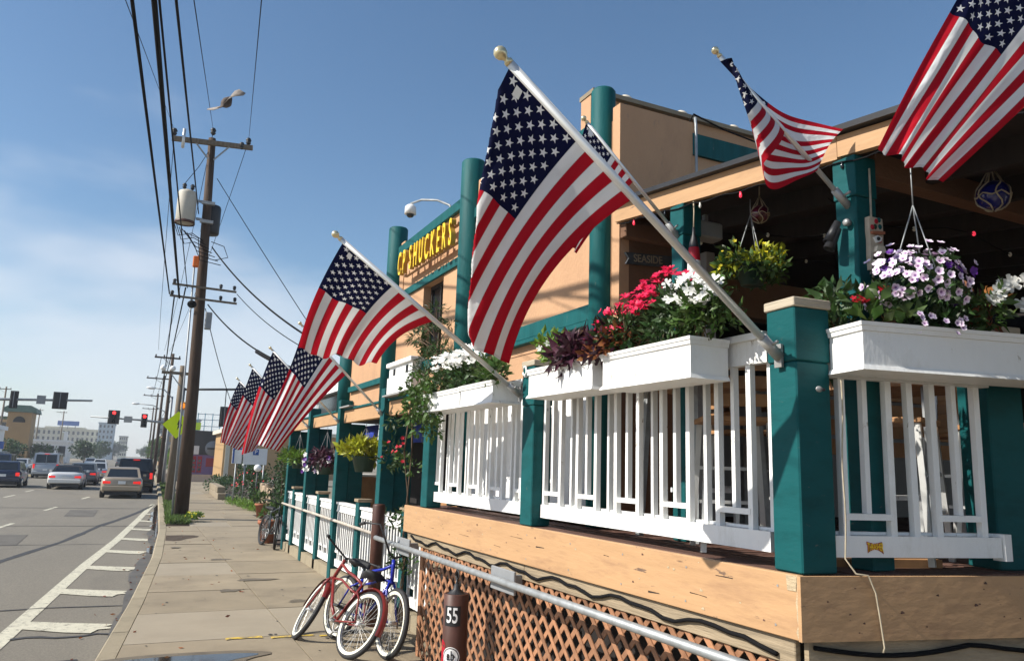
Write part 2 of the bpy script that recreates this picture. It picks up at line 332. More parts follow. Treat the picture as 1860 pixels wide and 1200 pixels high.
def petunia_mat():
    m = bpy.data.materials.new('petunia'); m.use_nodes = True; nt = m.node_tree; N = nt.nodes; Lk = nt.links; p = N['Principled BSDF']
    t = N.new('ShaderNodeTexCoord'); l = N.new('ShaderNodeVectorMath'); l.operation = 'LENGTH'; Lk.new(t.outputs['Object'], l.inputs[0])
    r = N.new('ShaderNodeValToRGB'); e = r.color_ramp.elements; e[0].position = .12; e[0].color = (.10, .01, .14, 1); e[1].position = .42; e[1].color = (.66, .46, .66, 1)
    x = r.color_ramp.elements.new(.9); x.color = (.80, .70, .80, 1)
    Lk.new(l.outputs['Value'], r.inputs[0]); Lk.new(r.outputs[0], p.inputs['Base Color']); return m
M['petunia'] = petunia_mat()
def text_mesh(s, size, extrude, mat_, align='CENTER', xs=1., bevel=0.):
    c = bpy.data.curves.new('txt', 'FONT'); c.body = s; c.size = size; c.extrude = extrude; c.align_x = align; c.align_y = 'CENTER'; c.resolution_u = 4; c.bevel_depth = bevel; c.offset = .012 * size
    o = bpy.data.objects.new('txt', c); COL.objects.link(o); dg = bpy.context.evaluated_depsgraph_get()
    m = bpy.data.meshes.new_from_object(o.evaluated_get(dg)); bpy.data.objects.remove(o); bpy.data.curves.remove(c)
    for v in m.vertices: v.co.x *= xs
    m.materials.clear(); m.materials.append(mat_); return m
# ---- leaves
def leaves(cent, dirs, L, wr, mat_, name, parent, droop=.25):
    cent = np.asarray(cent, float); n = len(cent); d = np.asarray(dirs, float); d /= np.linalg.norm(d, axis=1)[:, None] + 1e-9
    L = np.broadcast_to(np.asarray(L, float), (n,))[:, None]
    rv = rng.normal(size=(n, 3)); s = np.cross(d, rv); s /= np.linalg.norm(s, axis=1)[:, None] + 1e-9; nn = np.cross(s, d)
    mid = cent + d * L * .5; tip = cent + d * L - nn * L * droop; w = L * wr * .5
    V = np.stack([cent, mid + s * w + nn * L * .06, tip, mid - s * w + nn * L * .06, mid], 1).reshape(-1, 3)
    base = np.arange(n)[:, None] * 5
    F = np.concatenate([base + np.array([0, 1, 4]), base + np.array([1, 2, 4]), base + np.array([4, 2, 3]), base + np.array([0, 4, 3])], 1).reshape(-1, 3)
    m = bpy.data.meshes.new(name); m.vertices.add(len(V)); m.vertices.foreach_set('co', V.ravel()); m.loops.add(F.size); m.polygons.add(len(F))
    m.loops.foreach_set('vertex_index', F.ravel()); m.polygons.foreach_set('loop_start', np.arange(0, F.size, 3)); m.polygons.foreach_set('loop_total', np.full(len(F), 3)); m.update(); m.validate()
    m.materials.append(mat_); o = link(bpy.data.objects.new(name, m)); attach(o, parent); o['kind'] = 'stuff'; return o
def blob_leaves(clumps, per, L, wr, mat_, name, parent, up=.4, droop=.25, shell=.6):
    c = []; d = []
    for (x, y, z, rx, ry, rz) in clumps:
        q = rng.normal(size=(per, 3)); q /= np.linalg.norm(q, axis=1)[:, None]; rad = shell + (1 - shell) * rng.random((per, 1)); rad[rng.random(per) < .3] *= .6
        q2 = q * rad; c.append(np.array([x, y, z]) + q2 * np.array([rx, ry, rz])); d.append(q + rng.normal(size=(per, 3)) * .5 + np.array([0, 0, up]))
    c = np.concatenate(c); d = np.concatenate(d); return leaves(c, d, L * (0.5 + 1.0 * rng.random(len(c))), wr, mat_, name, parent, droop)
def flower_mesh(name, mat_, petals=5, r=1., cup=.15, notch=.72, inner=.25):
    b = MB(); vs_ = [(0, 0, -.12 * r)]; n = petals * 4
    for k in range(n):
        t = 2 * math.pi * k / n; ph = k % 4; rr = {0: notch * .62, 1: .96, 2: 1.0, 3: .96}[ph] * r
        vs_.append((rr * math.cos(t), rr * math.sin(t), cup * r * (.8 if ph == 0 else 1) + (.07 * r if ph == 2 else 0)))
    b.add(vs_, [(0, 1 + k, 1 + (k + 1) % n) for k in range(n)], True); return b.mesh(name, mat_)
FM = {'red': flower_mesh('blossom', M['fl_red']), 'white': flower_mesh('blossom', M['fl_white']), 'petunia': flower_mesh('blossom', M['petunia'], notch=1.25, cup=.3),
      'purple': flower_mesh('blossom', M['fl_purple'], notch=1.2, cup=.3), 'crimson': flower_mesh('blossom', M['fl_crimson']), 'yellow': flower_mesh('blossom', M['fl_yellow'], cup=.4), 'orange': flower_mesh('blossom', M['fl_orange'])}
CAMP = Vector((0, 0, 1.85)); SUNV = _d.copy()
def blossom(kind, parent, p, r, facing=(-.5, -.5, .6), jit=.5):
    f = (Vector(facing) + Vector((U(-jit, jit), U(-jit, jit), U(-jit, jit)))).normalized(); e = f.to_track_quat('Z', 'Y').to_euler()
    return inst(FM[kind], 'blossom', parent, p, e, (r, r, r))
# ------------------------------------------------------------------ ground, road, kerb, sidewalk
RZ = -.13
KERB = [(-14, -2.6), (-6, -1.55), (0, -.75), (4, -.34), (8.3, .02), (11.5, .30), (16.5, .66), (22.7, .94), (31, 1.14), (42, 1.40), (60, 1.75), (100, 2.3), (400, 6)]
def kx(y):
    for (a, xa), (b, xb) in zip(KERB, KERB[1:]):
        if a <= y <= b:
            return xa + (xb - xa) * (y - a) / (b - a)
    return KERB[-1][1]
b = MB(); b.add([(-1500, -60, -.2), (1500, -60, -.2), (1500, 3000, -.2), (-1500, 3000, -.2)], [(0, 1, 2, 3)]); struct(b.build('ground', mat('ground_mat', (.20, .17, .12), .9, .2, .05, dirt=(.10, .12, .05), dscale=.03)), 'dry open ground reaching to the horizon')
road = MB(); ys = list(range(-14, 64, 2)) + list(range(64, 404, 20)) + [900]
vs_ = []; fs_ = []
for i, y in enumerate(ys):
    vs_ += [(-15.5, y, RZ), (-7, y, RZ + .02), (kx(y) - .1, y, RZ)]
    if i: k = 3 * i; fs_ += [(k - 3, k - 2, k + 1, k), (k - 2, k - 1, k + 2, k + 1)]
road.add(vs_, fs_); road_o = struct(road.build('road', M['asphalt']), 'worn grey-tan asphalt road with several lanes')
def rz(x): return RZ + (.02 * (1 - abs(x + 7) / 8.) if x > -15 else 0)
def decal(name, poly, m, dz=.004, parent=None, fan=False):
    b = MB(); b.add([(x, y, rz(x) + dz) for x, y in poly], [tuple(range(len(poly)))]); return b.build(name, m, parent or road_o)
# edge line and hatching
EL = [(7.5, -1.30), (10.1, -1.08), (16.5, -.60), (21, -.19), (27.4, .28), (36.9, .92)]
def ex(y):
    for (a, xa), (c, xc) in zip(EL, EL[1:]):
        if a <= y <= c: return xa + (xc - xa) * (y - a) / (c - a)
    return EL[0][1]
yy = [7.5, 9, 10.5, 12, 13.5, 15, 16.5, 18.5, 21, 24, 27.4, 31, 36.5]
for y0, y1 in zip(yy, yy[1:]): decal('edge_line', [(ex(y0) - .09, y0), (ex(y0) + .09, y0), (ex(y1) + .09, y1), (ex(y1) - .09, y1)], M['paint_line'])
for k, y in enumerate([10.9, 13.4, 16.1, 18.7, 21.4, 24.2, 27.2, 30.4]):
    x0 = ex(y) + .07; w = .86 - .03 * k; h = .46
    decal('hatch_bar', [(x0, y - h * .5), (x0 + w * .5, y - h * .5 - .30), (x0 + w * .82, y - h * .5 - .42), (x0 + w * .9, y - h * .5 - .25 + .02), (x0 + w * 1.12, y - .42), (x0 + w * .98, y + .08 - .38), (x0 + w * 1.1, y + h * .5 - .42), (x0 + w * .5, y + h * .5 - .2), (x0, y + h * .5)], M['paint_line'], .008)
for y, x in ((32, -2.65), (40.4, -1.95), (58, -1.6), (24, -3.1), (64, -1.5), (80, -1.3), (96, -1.2)): decal('lane_dash', [(x - .06, y), (x + .06, y), (x + .27, y + 2.2), (x + .14, y + 2.2)], M['paint_line'])
for y, x in ((41, -5.0), (47, -4.85), (34, -5.3), (54, -4.7), (70, -4.6), (90, -4.4)): decal('lane_dash', [(x - .06, y), (x + .06, y), (x + .2, y + 2.2), (x + .08, y + 2.2)], M['paint_line'])
for x in (-8.2, -8.5): decal('centre_line', [(x - .06, 8), (x + .06, 8), (x + .46, 160), (x + .34, 160)], M['paint_yellow'])
random.seed(3)
tp = [(-2.35, 15), (-2.02, 17.2), (-1.7, 18.8), (-1.31, 20.7), (-1.0, 22.9), (-.70, 25.3), (-.2, 28), (.3, 31.2), (.9, 36)]
for (xa, ya), (xb, yb) in zip(tp, tp[1:]):
    w1, w2 = U(.05, .10), U(.05, .1); decal('tar_seam', [(xa - w1, ya), (xa + w1, ya), (xb + w2, yb), (xb - w2, yb)], M['tar'])
for y, x0, x1, w in ((12.0, -4, .25, .03), (10.15, -1.0, .1, .05), (25.2, -9, .9, .05), (33.5, -12, 1., .07), (20.1, -4.5, -.4, .03), (9.0, -3, -.3, .04)):
    xs = np.linspace(x0, x1, 9); up = [(x, y + U(-.06, .06) + w) for x in xs]; b = MB(); p = []
    for x, yv in up: p.append((x, yv))
    for x, yv in reversed(up): p.append((x, yv - w * U(.8, 2)))
    decal('road_crack', p, M['tar'], .006)
for x0, y0, w, l in ((-3.4, 20, 1.3, 2.6), (-1.9, 29, .9, 3.5), (-5.6, 26, 1.6, 2.2), (-2.3, 12.4, .8, 1.2)):
    q = [(x0 + U(-.05, .05), y0), (x0 + w, y0 + U(-.1, .1)), (x0 + w + U(-.05, .05), y0 + l), (x0 + U(-.08, .08), y0 + l + U(-.1, .1))]; decal('asphalt_patch', q, mat('patch', (.11, .10, .085), .85, .2, 2, bump=.2, bscale=100), .005)
# wet gutter
wet = bpy.data.materials.new('wet_film'); wet.use_nodes = True; wp = wet.node_tree.nodes['Principled BSDF']; wp.inputs['Base Color'].default_value = (.03, .028, .025, 1); wp.inputs['Roughness'].default_value = .06
damp = mat('damp', (.095, .083, .066), .5, .3, 3); damp2 = mat('damp_concrete', (.13, .105, .072), .6, .3, 3)
def strip(name, y0, y1, wfun, m, dz, off=.19):
    ysn = np.arange(y0, y1 + .01, .4); L_ = [(kx(y) - off - wfun(y), y) for y in ysn]; R_ = [(kx(y) - off, y) for y in ysn]
    b = MB(); n = len(ysn); b.add([(x, y, rz(x) + dz) for x, y in L_] + [(x, y, rz(x) + dz) for x, y in R_], [(i, n + i, n + i + 1, i + 1) for i in range(n - 1)]); return b
o = strip('damp', 9.5, 34, lambda y: (.17 + .07 * math.sin(y * .9) + .025 * math.sin(y * 3.1) + .012 * math.sin(y * 9.7)) * min(1, (y - 9.4) / 3, (34.1 - y) / 3), damp, .011).build('damp_gutter', damp, road_o)
for y0, y1, s in ((21.5, 36, 1.), (18, 19.6, .5)):
    strip('w', y0, y1, lambda y: .05 + s * (.16 + .07 * math.sin(y * 2.1) + .05 * math.sin(y * 5.3)) * math.sin(math.pi * (y - y0 + .01) / (y1 - y0 + .02)), wet, .015).build('gutter_water', wet, road_o)
# kerb stones
kerb_o = struct(link(bpy.data.objects.new('kerb', None)), 'pale concrete kerb curving along the road edge')
y = -8.
while y < 100:
    ln = 2.2 if y < 40 else 6
    a, c = y + .006, y + ln - .006; xa, xc = kx(a), kx(c); w = .19; b = MB(); j = U(-.004, .004)
    n = 4; prof = [(-w, RZ - .06), (-w + .012, -.035), (-w + .035, -.002 + j), (0, j), (0, RZ - .06)]; vs_ = []; fs_ = []
    for i in range(n + 1):
        yv = a + (c - a) * i / n; vs_ += [(kx(yv) + px_, yv, pz_) for px_, pz_ in prof]
        if i:
            for k in range(5): fs_.append(((i - 1) * 5 + k, (i - 1) * 5 + (k + 1) % 5, i * 5 + (k + 1) % 5, i * 5 + k))
    fs_ += [(0, 1, 2, 3, 4), tuple(n * 5 + k for k in (4, 3, 2, 1, 0))]; b.add(vs_, fs_); b.build('kerb_stone', M['kerb'], kerb_o); y += ln
# sidewalk: bed plus slabs with open joints
side = MB(); vs_ = []; fs_ = []
ysd = [-14, -6, 0, 4, 8.3, 11.5, 16.5, 22.7, 31, 42, 60, 100]
for i, y in enumerate(ysd):
    vs_ += [(kx(y) - .05, y, -.03), (9, y, -.03)]
    if i: fs_.append((2 * i - 2, 2 * i - 1, 2 * i + 1, 2 * i))
side.add(vs_, fs_); side_o = struct(side.build('sidewalk', M['soil']), 'tan concrete sidewalk of jointed slabs')
random.seed(11); y = -4.; k = 0
while y < 66:
    ln = 1.62 if y < 24 else 3.2
    y0, y1 = y + .007, y + ln - .007; xr = 3.05 if y < 18 else (3.05 + (y - 18) * .11 if y < 31 else 4.5 + (y - 31) * .03)
    fr = .52
    if 23.5 < y < 66:       # verge takes the kerb side
        cuts0 = [kx(y0) + .62, kx(y0) + .62 + (xr - kx(y0) - .62) * fr, xr]; cuts1 = [kx(y1) + .62, kx(y1) + .62 + (xr - kx(y1) - .62) * fr, xr]
    else:
        cuts0 = [kx(y0) + .008, 1.72, xr]; cuts1 = [kx(y1) + .008, 1.72, xr]
    for c in range(2):
        b = MB(); z = U(-.006, .003); e0 = .007 if c else 0
        top = [(cuts0[c] + e0, y0), (cuts0[c + 1] - (0 if c else .007), y0), (cuts1[c + 1] - (0 if c else .007), y1), (cuts1[c] + e0, y1)]
        if not c and y < 23: ym = (y0 + y1) / 2; top.append((kx(ym) + .008, ym))
        b.prism(top, 'Z', -.06, z); b.build('slab', M['concrete_b'] if 8.8 < y < 10.3 or random.random() < .12 else M['concrete'], side_o)
    y += ln; k += 1
random.seed(5)
# puddle and marks at the near edge
b = MB(); n = 26; vs_ = [(.62 + (.60 + .06 * math.sin(3 * t) + .05 * math.sin(5 * t + 1)) * math.cos(t), 8.12 + (.20 + .04 * math.sin(2 * t + 2)) * math.sin(t), .008) for t in [2 * math.pi * i / n for i in range(n)]]
b.add(vs_, [tuple(range(n))]); pud = struct(b.build('puddle', wet), 'shallow puddle on the sidewalk beside the kerb')
b = MB(); vs_ = [(.60 + (.74 + .09 * math.sin(3 * t) + .06 * math.sin(7 * t + 1)) * math.cos(t), 8.13 + (.33 + .05 * math.sin(2 * t + 2)) * math.sin(t), .006) for t in [2 * math.pi * i / n for i in range(n)]]
b.add(vs_, [tuple(range(n))]); struct(b.build('damp_patch', damp2), 'damp dark patch around the puddle')
for x0, x1, y in ((1.05, 1.42, 8.92), (1.5, 1.95, 8.86), (2.0, 2.28, 8.8)):
    b = MB(); xs = np.linspace(x0, x1, 6); p = [(x, y + U(-.02, .03) + .03) for x in xs] + [(x, y + U(-.04, .0) - .02) for x in xs[::-1]]
    b.add([(x, yv, .006) for x, yv in p], [tuple(range(len(p)))]); b.build('yellow_paint_mark', M['paint_yellow'], side_o)
for x, y, s in ((1.9, 13.1, .3), (1.62, 15.8, .18), (1.4, 12.1, .14), (.95, 18.0, .1), (2.2, 11.0, .16)):
    b = MB(); p = [(x + s * math.cos(t) * (1 + .3 * math.sin(3 * t + x)), y + .12 * math.sin(t) * (1 + .3 * math.sin(5 * t))) for t in [2 * math.pi * i / 14 for i in range(14)]]
    b.add([(a, c, .0055) for a, c in p], [tuple(range(14))]); b.build('stain', damp2, side_o)
b = MB(); p = [(.98 + .55 * math.cos(t) * (1 + .3 * math.sin(2 * t)), 20.2 + .7 * math.sin(t) * (1 + .2 * math.sin(3 * t))) for t in [2 * math.pi * i / 16 for i in range(16)]]
b.add([(max(a, kx(c) + .02), c, .0055) for a, c in p], [tuple(range(16))]); b.build('stain', M['soil'], side_o)
gs = MB()
for k in range(55):
    yv = U(7.2, 24); xv = U(kx(yv) + .15, 2.6); r_ = U(.008, .028); gs.add([(xv + r_ * math.cos(t) * U(.7, 1.2), yv + r_ * 1.3 * math.sin(t), .0048) for t in [2 * math.pi * i / 7 for i in range(7)]], [tuple(range(7))])
g_ = gs.build('gum_spots', M['tar'], side_o); g_['kind'] = 'stuff'
n = 150; yv = rng.uniform(8, 30, n); kk = np.array([kx(q) for q in yv]); xv = np.where(rng.random(n) < .65, kk - .2 - rng.random(n) ** 2 * .35, kk + .05 + rng.random(n) ** 2 * 2.0); zv = np.where(xv < kk, RZ + .016, .006)
lt = leaves(np.stack([xv, yv, zv], 1), np.stack([rng.normal(size=n), rng.normal(size=n), rng.random(n) * .15], 1), .03 + .04 * rng.random(n), .45, M['leaf_rust'], 'leaf_litter', None, 0.); lt['label'] = 'dry leaf litter along the gutter and sidewalk'
# driveway apron, far lot
b = MB(); b.add([(3.2, 19.5, .004), (9, 19.5, .004), (9, 30, .004), (4.35, 30, .004)], [(0, 1, 2, 3)]); struct(b.build('driveway', mat('drive', (.12, .115, .11), .85, .2, 1.)), 'dark asphalt driveway beside the garden bed')
b = MB(); b.box(3.5, 60, 66, 110, -.25, -.1); struct(b.build('cross_street', M['asphalt']), 'asphalt of the crossing street beyond the sidewalk')
b = MB(); b.box(-60, -15.4, 40, 420, -.25, -.06); struct(b.build('far_pavement', M['concrete']), 'far side pavement and lots across the road')
# verge grass
def grass(y0, y1, n, xoff, xw, h, label):
    yv = rng.uniform(y0, y1, n); xv = np.array([kx(q) for q in yv]) + xoff + rng.random(n) * xw
    c = np.stack([xv, yv, np.full(n, -.01)], 1); d = rng.normal(size=(n, 3)) * .35 + np.array([0, 0, 1]); o = leaves(c, d, h * (.6 + .8 * rng.random(n)), .16, M['grass'], 'verge_grass', None, .15); o['label'] = label; o['kind'] = 'stuff'
grass(24.2, 27.5, 2600, .02, .6, .16, 'ragged grass and weeds around the foot of the big pole')
grass(27.5, 62, 9000, .02, .58, .13, 'strip of grass verge along the kerb beyond the big pole')
b = MB(); vs_ = []; fs_ = []
for i, y in enumerate([24, 31, 42, 60, 66]):
    vs_ += [(kx(y) + .01, y, -.012), (kx(y) + .62, y, -.012)]
    if i: fs_.append((2 * i - 2, 2 * i - 1, 2 * i + 1, 2 * i))
b.add(vs_, fs_); struct(b.build('verge_soil', M['soil']), 'bare soil under the verge grass')

# ------------------------------------------------------------------ raised deck
TH = R(12); DR = Vector((math.cos(TH), -math.sin(TH), 0)); NR = Vector((-math.sin(TH), -math.cos(TH), 0)); CO = Vector((2.68, 2.60, 0))
def rp(a, off, z): return CO + DR * a + NR * off + Vector((0, 0, z))       # point along the near side of the deck
def redge(x): return CO.y - math.tan(TH) * (x - CO.x)
deck = thing('raised_deck', 'raised wooden restaurant deck with peach rim beams over orange lattice', 'deck', (2.68, 2.6, 0))
DZ = 1.43
x = 2.70
while x < 8.4:                                   # floor boards
    x1 = x + .138; ye = 8.05 if x < 3.12 else (4.9 if x < 3.9 else 7.9)
    b = MB(); z = DZ - .002 + U(-.004, .003); b.prism([(x, redge(x) + .05), (x1, redge(x1) + .05), (x1, ye), (x, ye)], 'Z', z - .035, z); b.build('floor_board', M['deck_board'], deck); x += .146
b = MB(); b.cbox(2.66, 2.70, 2.60 + .001, 8.13, 1.155, 1.428, .004); rb = b.build('rim_beam', M['peach_wood'], deck); rb['label'] = 'sunlit peach rim beam along the sidewalk'
b = MB(); vs_ = [rp(-.022, .02, 1.155), rp(3.4, .02, 1.155), rp(3.4, -.018, 1.155), rp(-.025, .0, 1.155)]; vs_ += [v + Vector((0, 0, .272)) for v in vs_]
b.add(vs_, [(0, 3, 2, 1), (4, 5, 6, 7), (0, 1, 5, 4), (1, 2, 6, 5), (2, 3, 7, 6), (3, 0, 4, 7)]); b.build('rim_beam', M['peach_wood'], deck)['label'] = 'shaded peach rim beam on the near side'
b = MB(); b.add([(2.657, 2.615, 1.36), (2.657, 2.665, 1.36), (2.657, 2.672, 1.425), (2.657, 2.61, 1.425)], [(0, 1, 2, 3)]); b.build('end_grain_patch', M['end_grain'], deck)
b = MB()
pts = [(2.657, 2.606 + U(0, .014), 1.16 + .27 * i / 9) for i in range(10)]
for i in range(9): b.add([(2.6565, 2.601, pts[i][2]), pts[i], pts[i + 1], (2.6565, 2.601, pts[i + 1][2])], [(0, 1, 2, 3)])
b.build('split_edge', M['end_grain'], deck)
random.seed(31)
def speck(nm, p, ax, r, m, sq=.6):
    ax = Vector(ax); b = MB(); n = 9; ph = U(0, 6); vs_ = [p + (ax * math.cos(t) + Vector((0, 0, 1)) * math.sin(t) * sq) * r * (1 + .3 * math.sin(3 * t + ph)) for t in [2 * math.pi * k / n for k in range(n)]]
    b.add(vs_, [tuple(range(n))]); return b.build(nm, m, deck)
for k in range(26): speck('knot', Vector((2.6585, U(2.75, 8.0), U(1.18, 1.41))), (0, 1, 0), U(.004, .013), M['end_grain' if k % 3 else 'deck_board'])
for k in range(14): speck('knot', rp(U(.05, 1.25), .0215, U(1.18, 1.41)), DR, U(.004, .012), M['deck_board'])
for y in np.arange(2.75, 8.1, .62):
    for z in (1.20, 1.37): speck('screw_head', Vector((2.6583, y + U(-.03, .03), z)), (0, 1, 0), .006, M['galv'], 1.)
for k in range(9):
    y, z = U(2.9, 7.9), U(1.19, 1.4); l = U(.05, .22); b = MB(); b.add([(2.6587, y, z), (2.6587, y + l, z + U(-.008, .008)), (2.6587, y + l, z + .003), (2.6587, y, z + .004)], [(0, 1, 2, 3)]); b.build('crack', M['dark_wood'], deck)
# ledger board and cable under the beam
for y0, y1 in ((2.66, 5.3), (5.305, 8.05)):
    b = MB(); b.cbox(2.688, 2.722, y0, y1, 1.04, 1.15, .004); b.build('ledger_board', M['raw_wood'], deck)
b = MB(); vs_ = [rp(.03, -.012, 1.04), rp(3.3, -.012, 1.04), rp(3.3, -.045, 1.04), rp(.03, -.045, 1.04)]; vs_ += [v + Vector((0, 0, .108)) for v in vs_]
b.add(vs_, [(0, 3, 2, 1), (4, 5, 6, 7), (0, 1, 5, 4), (1, 2, 6, 5), (2, 3, 7, 6), (3, 0, 4, 7)]); b.build('ledger_board', M['raw_wood'], deck)
cab = MB(); cab.tube([(2.675, 7.9 - i * .105, 1.128 - .045 * abs(math.sin(i * .42)) - .012 * math.sin(i * 1.7)) for i in range(50)], .011, 6); tag(cab.build('black_cable', M['wire']), 'black cable sagging under the street-side rim beam', 'cable')
cab = MB(); cab.tube([rp(.05 + i * .1, .0, 1.128 - .04 * abs(math.sin(i * .38))) for i in range(32)], .011, 6); tag(cab.build('black_cable', M['wire']), 'black cable strung under the near shaded rim beam', 'cable')
# lattice slats, clipped to the panel
def slats(nm, a0, a1, z0, z1, fn, parent, sp=.15, w=.034):
    for sgn, lay in ((1, 0), (-1, 1)):
        c = a0 - (z1 - z0) * 1.0
        while c < a1 + (z1 - z0):
            # line a = c + sgn*(z-z0) (for sgn -1 start shifted)
            t0, t1 = z0, z1
            f = (lambda z: c + (z - z0)) if sgn > 0 else (lambda z: c - (z - z0))
            if sgn > 0: t0 = max(t0, z0 + (a0 - c)); t1 = min(t1, z0 + (a1 - c))
            else: t0 = max(t0, z0 + (c - a1)); t1 = min(t1, z0 + (c - a0))
            if t1 - t0 > .03:
                b = MB(); p, q = fn(f(t0), t0, lay), fn(f(t1), t1, lay); nrm = fn(0, 0, 0) - fn(0, 0, 1)
                jt = Vector((0, U(-.004, .004), 0)); b.bar(p + jt, q - jt, w * U(.9, 1.08), .0075, nrm if nrm.length else (1, 0, 0)); b.build('lattice_slat', M['lattice'], parent)
            c += sp
lat = thing('lattice_skirt', 'orange diamond lattice panel under the deck along the sidewalk', 'lattice', (2.7, 5.1, 0))
slats('l', 2.68, 7.58, .01, 1.045, lambda a, z, lay: Vector((2.705 + .0085 * lay, a, z)), lat)
b = MB(); b.cbox(2.70, 2.74, 7.585, 7.66, 0, 1.05, .004); b.build('corner_post', M['lattice'], lat)
lat2 = thing('lattice_skirt', 'lattice panel under the near shaded side of the deck', 'lattice', tuple(rp(.8, 0, 0)))
slats('l', .06, 1.7, .4, 1.04, lambda a, z, lay: rp(a, -.03 - .0085 * lay, z), lat2)
# joists and dirt under the deck
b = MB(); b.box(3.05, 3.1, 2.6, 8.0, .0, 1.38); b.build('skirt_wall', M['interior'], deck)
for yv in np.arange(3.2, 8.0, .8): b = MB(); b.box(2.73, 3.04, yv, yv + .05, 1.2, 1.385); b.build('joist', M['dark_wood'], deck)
# teal posts
def post(label, x0, x1, y0, y1, z0, z1, cap=True, split=None, rot=0, cx=None):
    cx_, cy_ = (x0 + x1) / 2, (y0 + y1) / 2; t = thing('railing_post', label, 'post', (cx_, cy_, z0), (0, 0, rot), world=False); hw, hd = (x1 - x0) / 2, (y1 - y0) / 2; h = z1 - z0
    s = split or h * .75
    b = MB(); b.cbox(-hw, hw, -hd, hd, 0, s, .007); b.build('shaft', M['teal_post'], t)
    b = MB(); b.cbox(-hw - .004, hw + .004, -hd - .004, hd + .004, s + .002, h - (.045 if cap else 0), .006); b.build('sleeve', M['teal_post'], t)
    if cap:
        b = MB(); b.cbox(-hw - .012, hw + .012, -hd - .012, hd + .012, h - .044, h, .004); b.build('cap', M['cap_wood'], t)
    return t
pc = post('thick teal corner post of the deck with wooden cap', 2.70, 2.90, 2.60, 2.785, DZ, 2.68, True, .95, -R(4))
post('teal deck post between the two street-side planters', 2.70, 2.86, 5.24, 5.43, DZ, 2.68, True, .9)
post('teal deck post at the far end of the railing', 2.70, 2.86, 7.56, 7.74, DZ, 2.40, False, .9)
q = rp(1.31, -.25, 0); post('dark teal post at the right end of the near railing', q.x - .1, q.x + .12, q.y - .1, q.y + .1, DZ, 2.66, True, .95, -TH)
# railings
def railing(label, fn, a0, a1, zb, zt, pat, parent_loc, sp, toprail=True, bal=None):
    t = thing('deck_railing', label, 'railing', parent_loc)
    def beam(nm, s0, s1, z0, z1, d0, d1):
        b = MB(); c = [fn(s0, d0, z0), fn(s1, d0, z0), fn(s1, d1, z0), fn(s0, d1, z0), fn(s0, d0, z1), fn(s1, d0, z1), fn(s1, d1, z1), fn(s0, d1, z1)]
        b.add(c, [(0, 3, 2, 1), (4, 5, 6, 7), (0, 1, 5, 4), (1, 2, 6, 5), (2, 3, 7, 6), (3, 0, 4, 7)]); return b.build(nm, M['white'], t)
    beam('bottom_rail', a0, a1, zb, zb + .095, .0, .045); beam('sill_rail', a0, a1, zb + .096, zb + .11, .048, .09)
    if toprail: beam('top_rail', a0, a1, zt - .12, zt, .005, .055); beam('hand_rail', a0, a1, zt + .001, zt + .035, -.02, .09)
    b0, b1 = bal or (a0 + .02, a1 - .02); n = int((b1 - b0) / sp + .01); st = (b1 - b0) / n
    for k in range(n + 1):
        a = b0 + k * st; typ = pat[k % len(pat)]; w = {'F': .033, 'S': .026, 'f': .024}[typ]; lean = U(-.004, .004)
        z0 = zb + (.195 if typ == 'S' else .095); d = {'F': .010, 'S': .014, 'f': .034}[typ]
        b = MB(); c = [fn(a - w / 2, d, z0), fn(a + w / 2, d, z0), fn(a + w / 2, d + .034, z0), fn(a - w / 2, d + .034, z0)]; c2 = [fn(a - w / 2 + lean, d, zt - .121), fn(a + w / 2 + lean, d, zt - .121), fn(a + w / 2 + lean, d + .034, zt - .121), fn(a - w / 2 + lean, d + .034, zt - .121)]
        b.add(c + c2, [(0, 3, 2, 1), (4, 5, 6, 7), (0, 1, 5, 4), (1, 2, 6, 5), (2, 3, 7, 6), (3, 0, 4, 7)]); b.build('baluster', M['white'], t)
        if typ == 'S': beam('short_rail', max(a - st + .0, a0), min(a + st, a1), zb + .165, zb + .194, .006, .043)
    return t
fs_street = lambda a, d, z: Vector((2.775 + d, a, z))
railing('white slatted deck railing under the larger planters nearest the corner post', fs_street, 2.88, 5.235, 1.495, 2.53, 'fFSF', (2.78, 4., DZ), .1175)
railing('white slatted deck railing under the far pair of planters', fs_street, 5.45, 7.70, 1.495, 2.53, 'FSFf', (2.78, 6.5, DZ), .118)
railing('white slatted railing in shade on the near side of the deck', lambda a, d, z: rp(a, -.055 - d, z), .215, 1.13, 1.50, 2.44, 'FSFFFSF', tuple(rp(.7, -.08, DZ)), .127, bal=(.285, 1.05))
q = rp(1.135, -.075, 0); b = MB(); b.box(q.x, q.x + .05, q.y - .03, q.y + .035, 1.485, 1.61); tag(b.build('rail_end_block', M['white']), 'small white block capping the end of the near bottom rail', 'block')
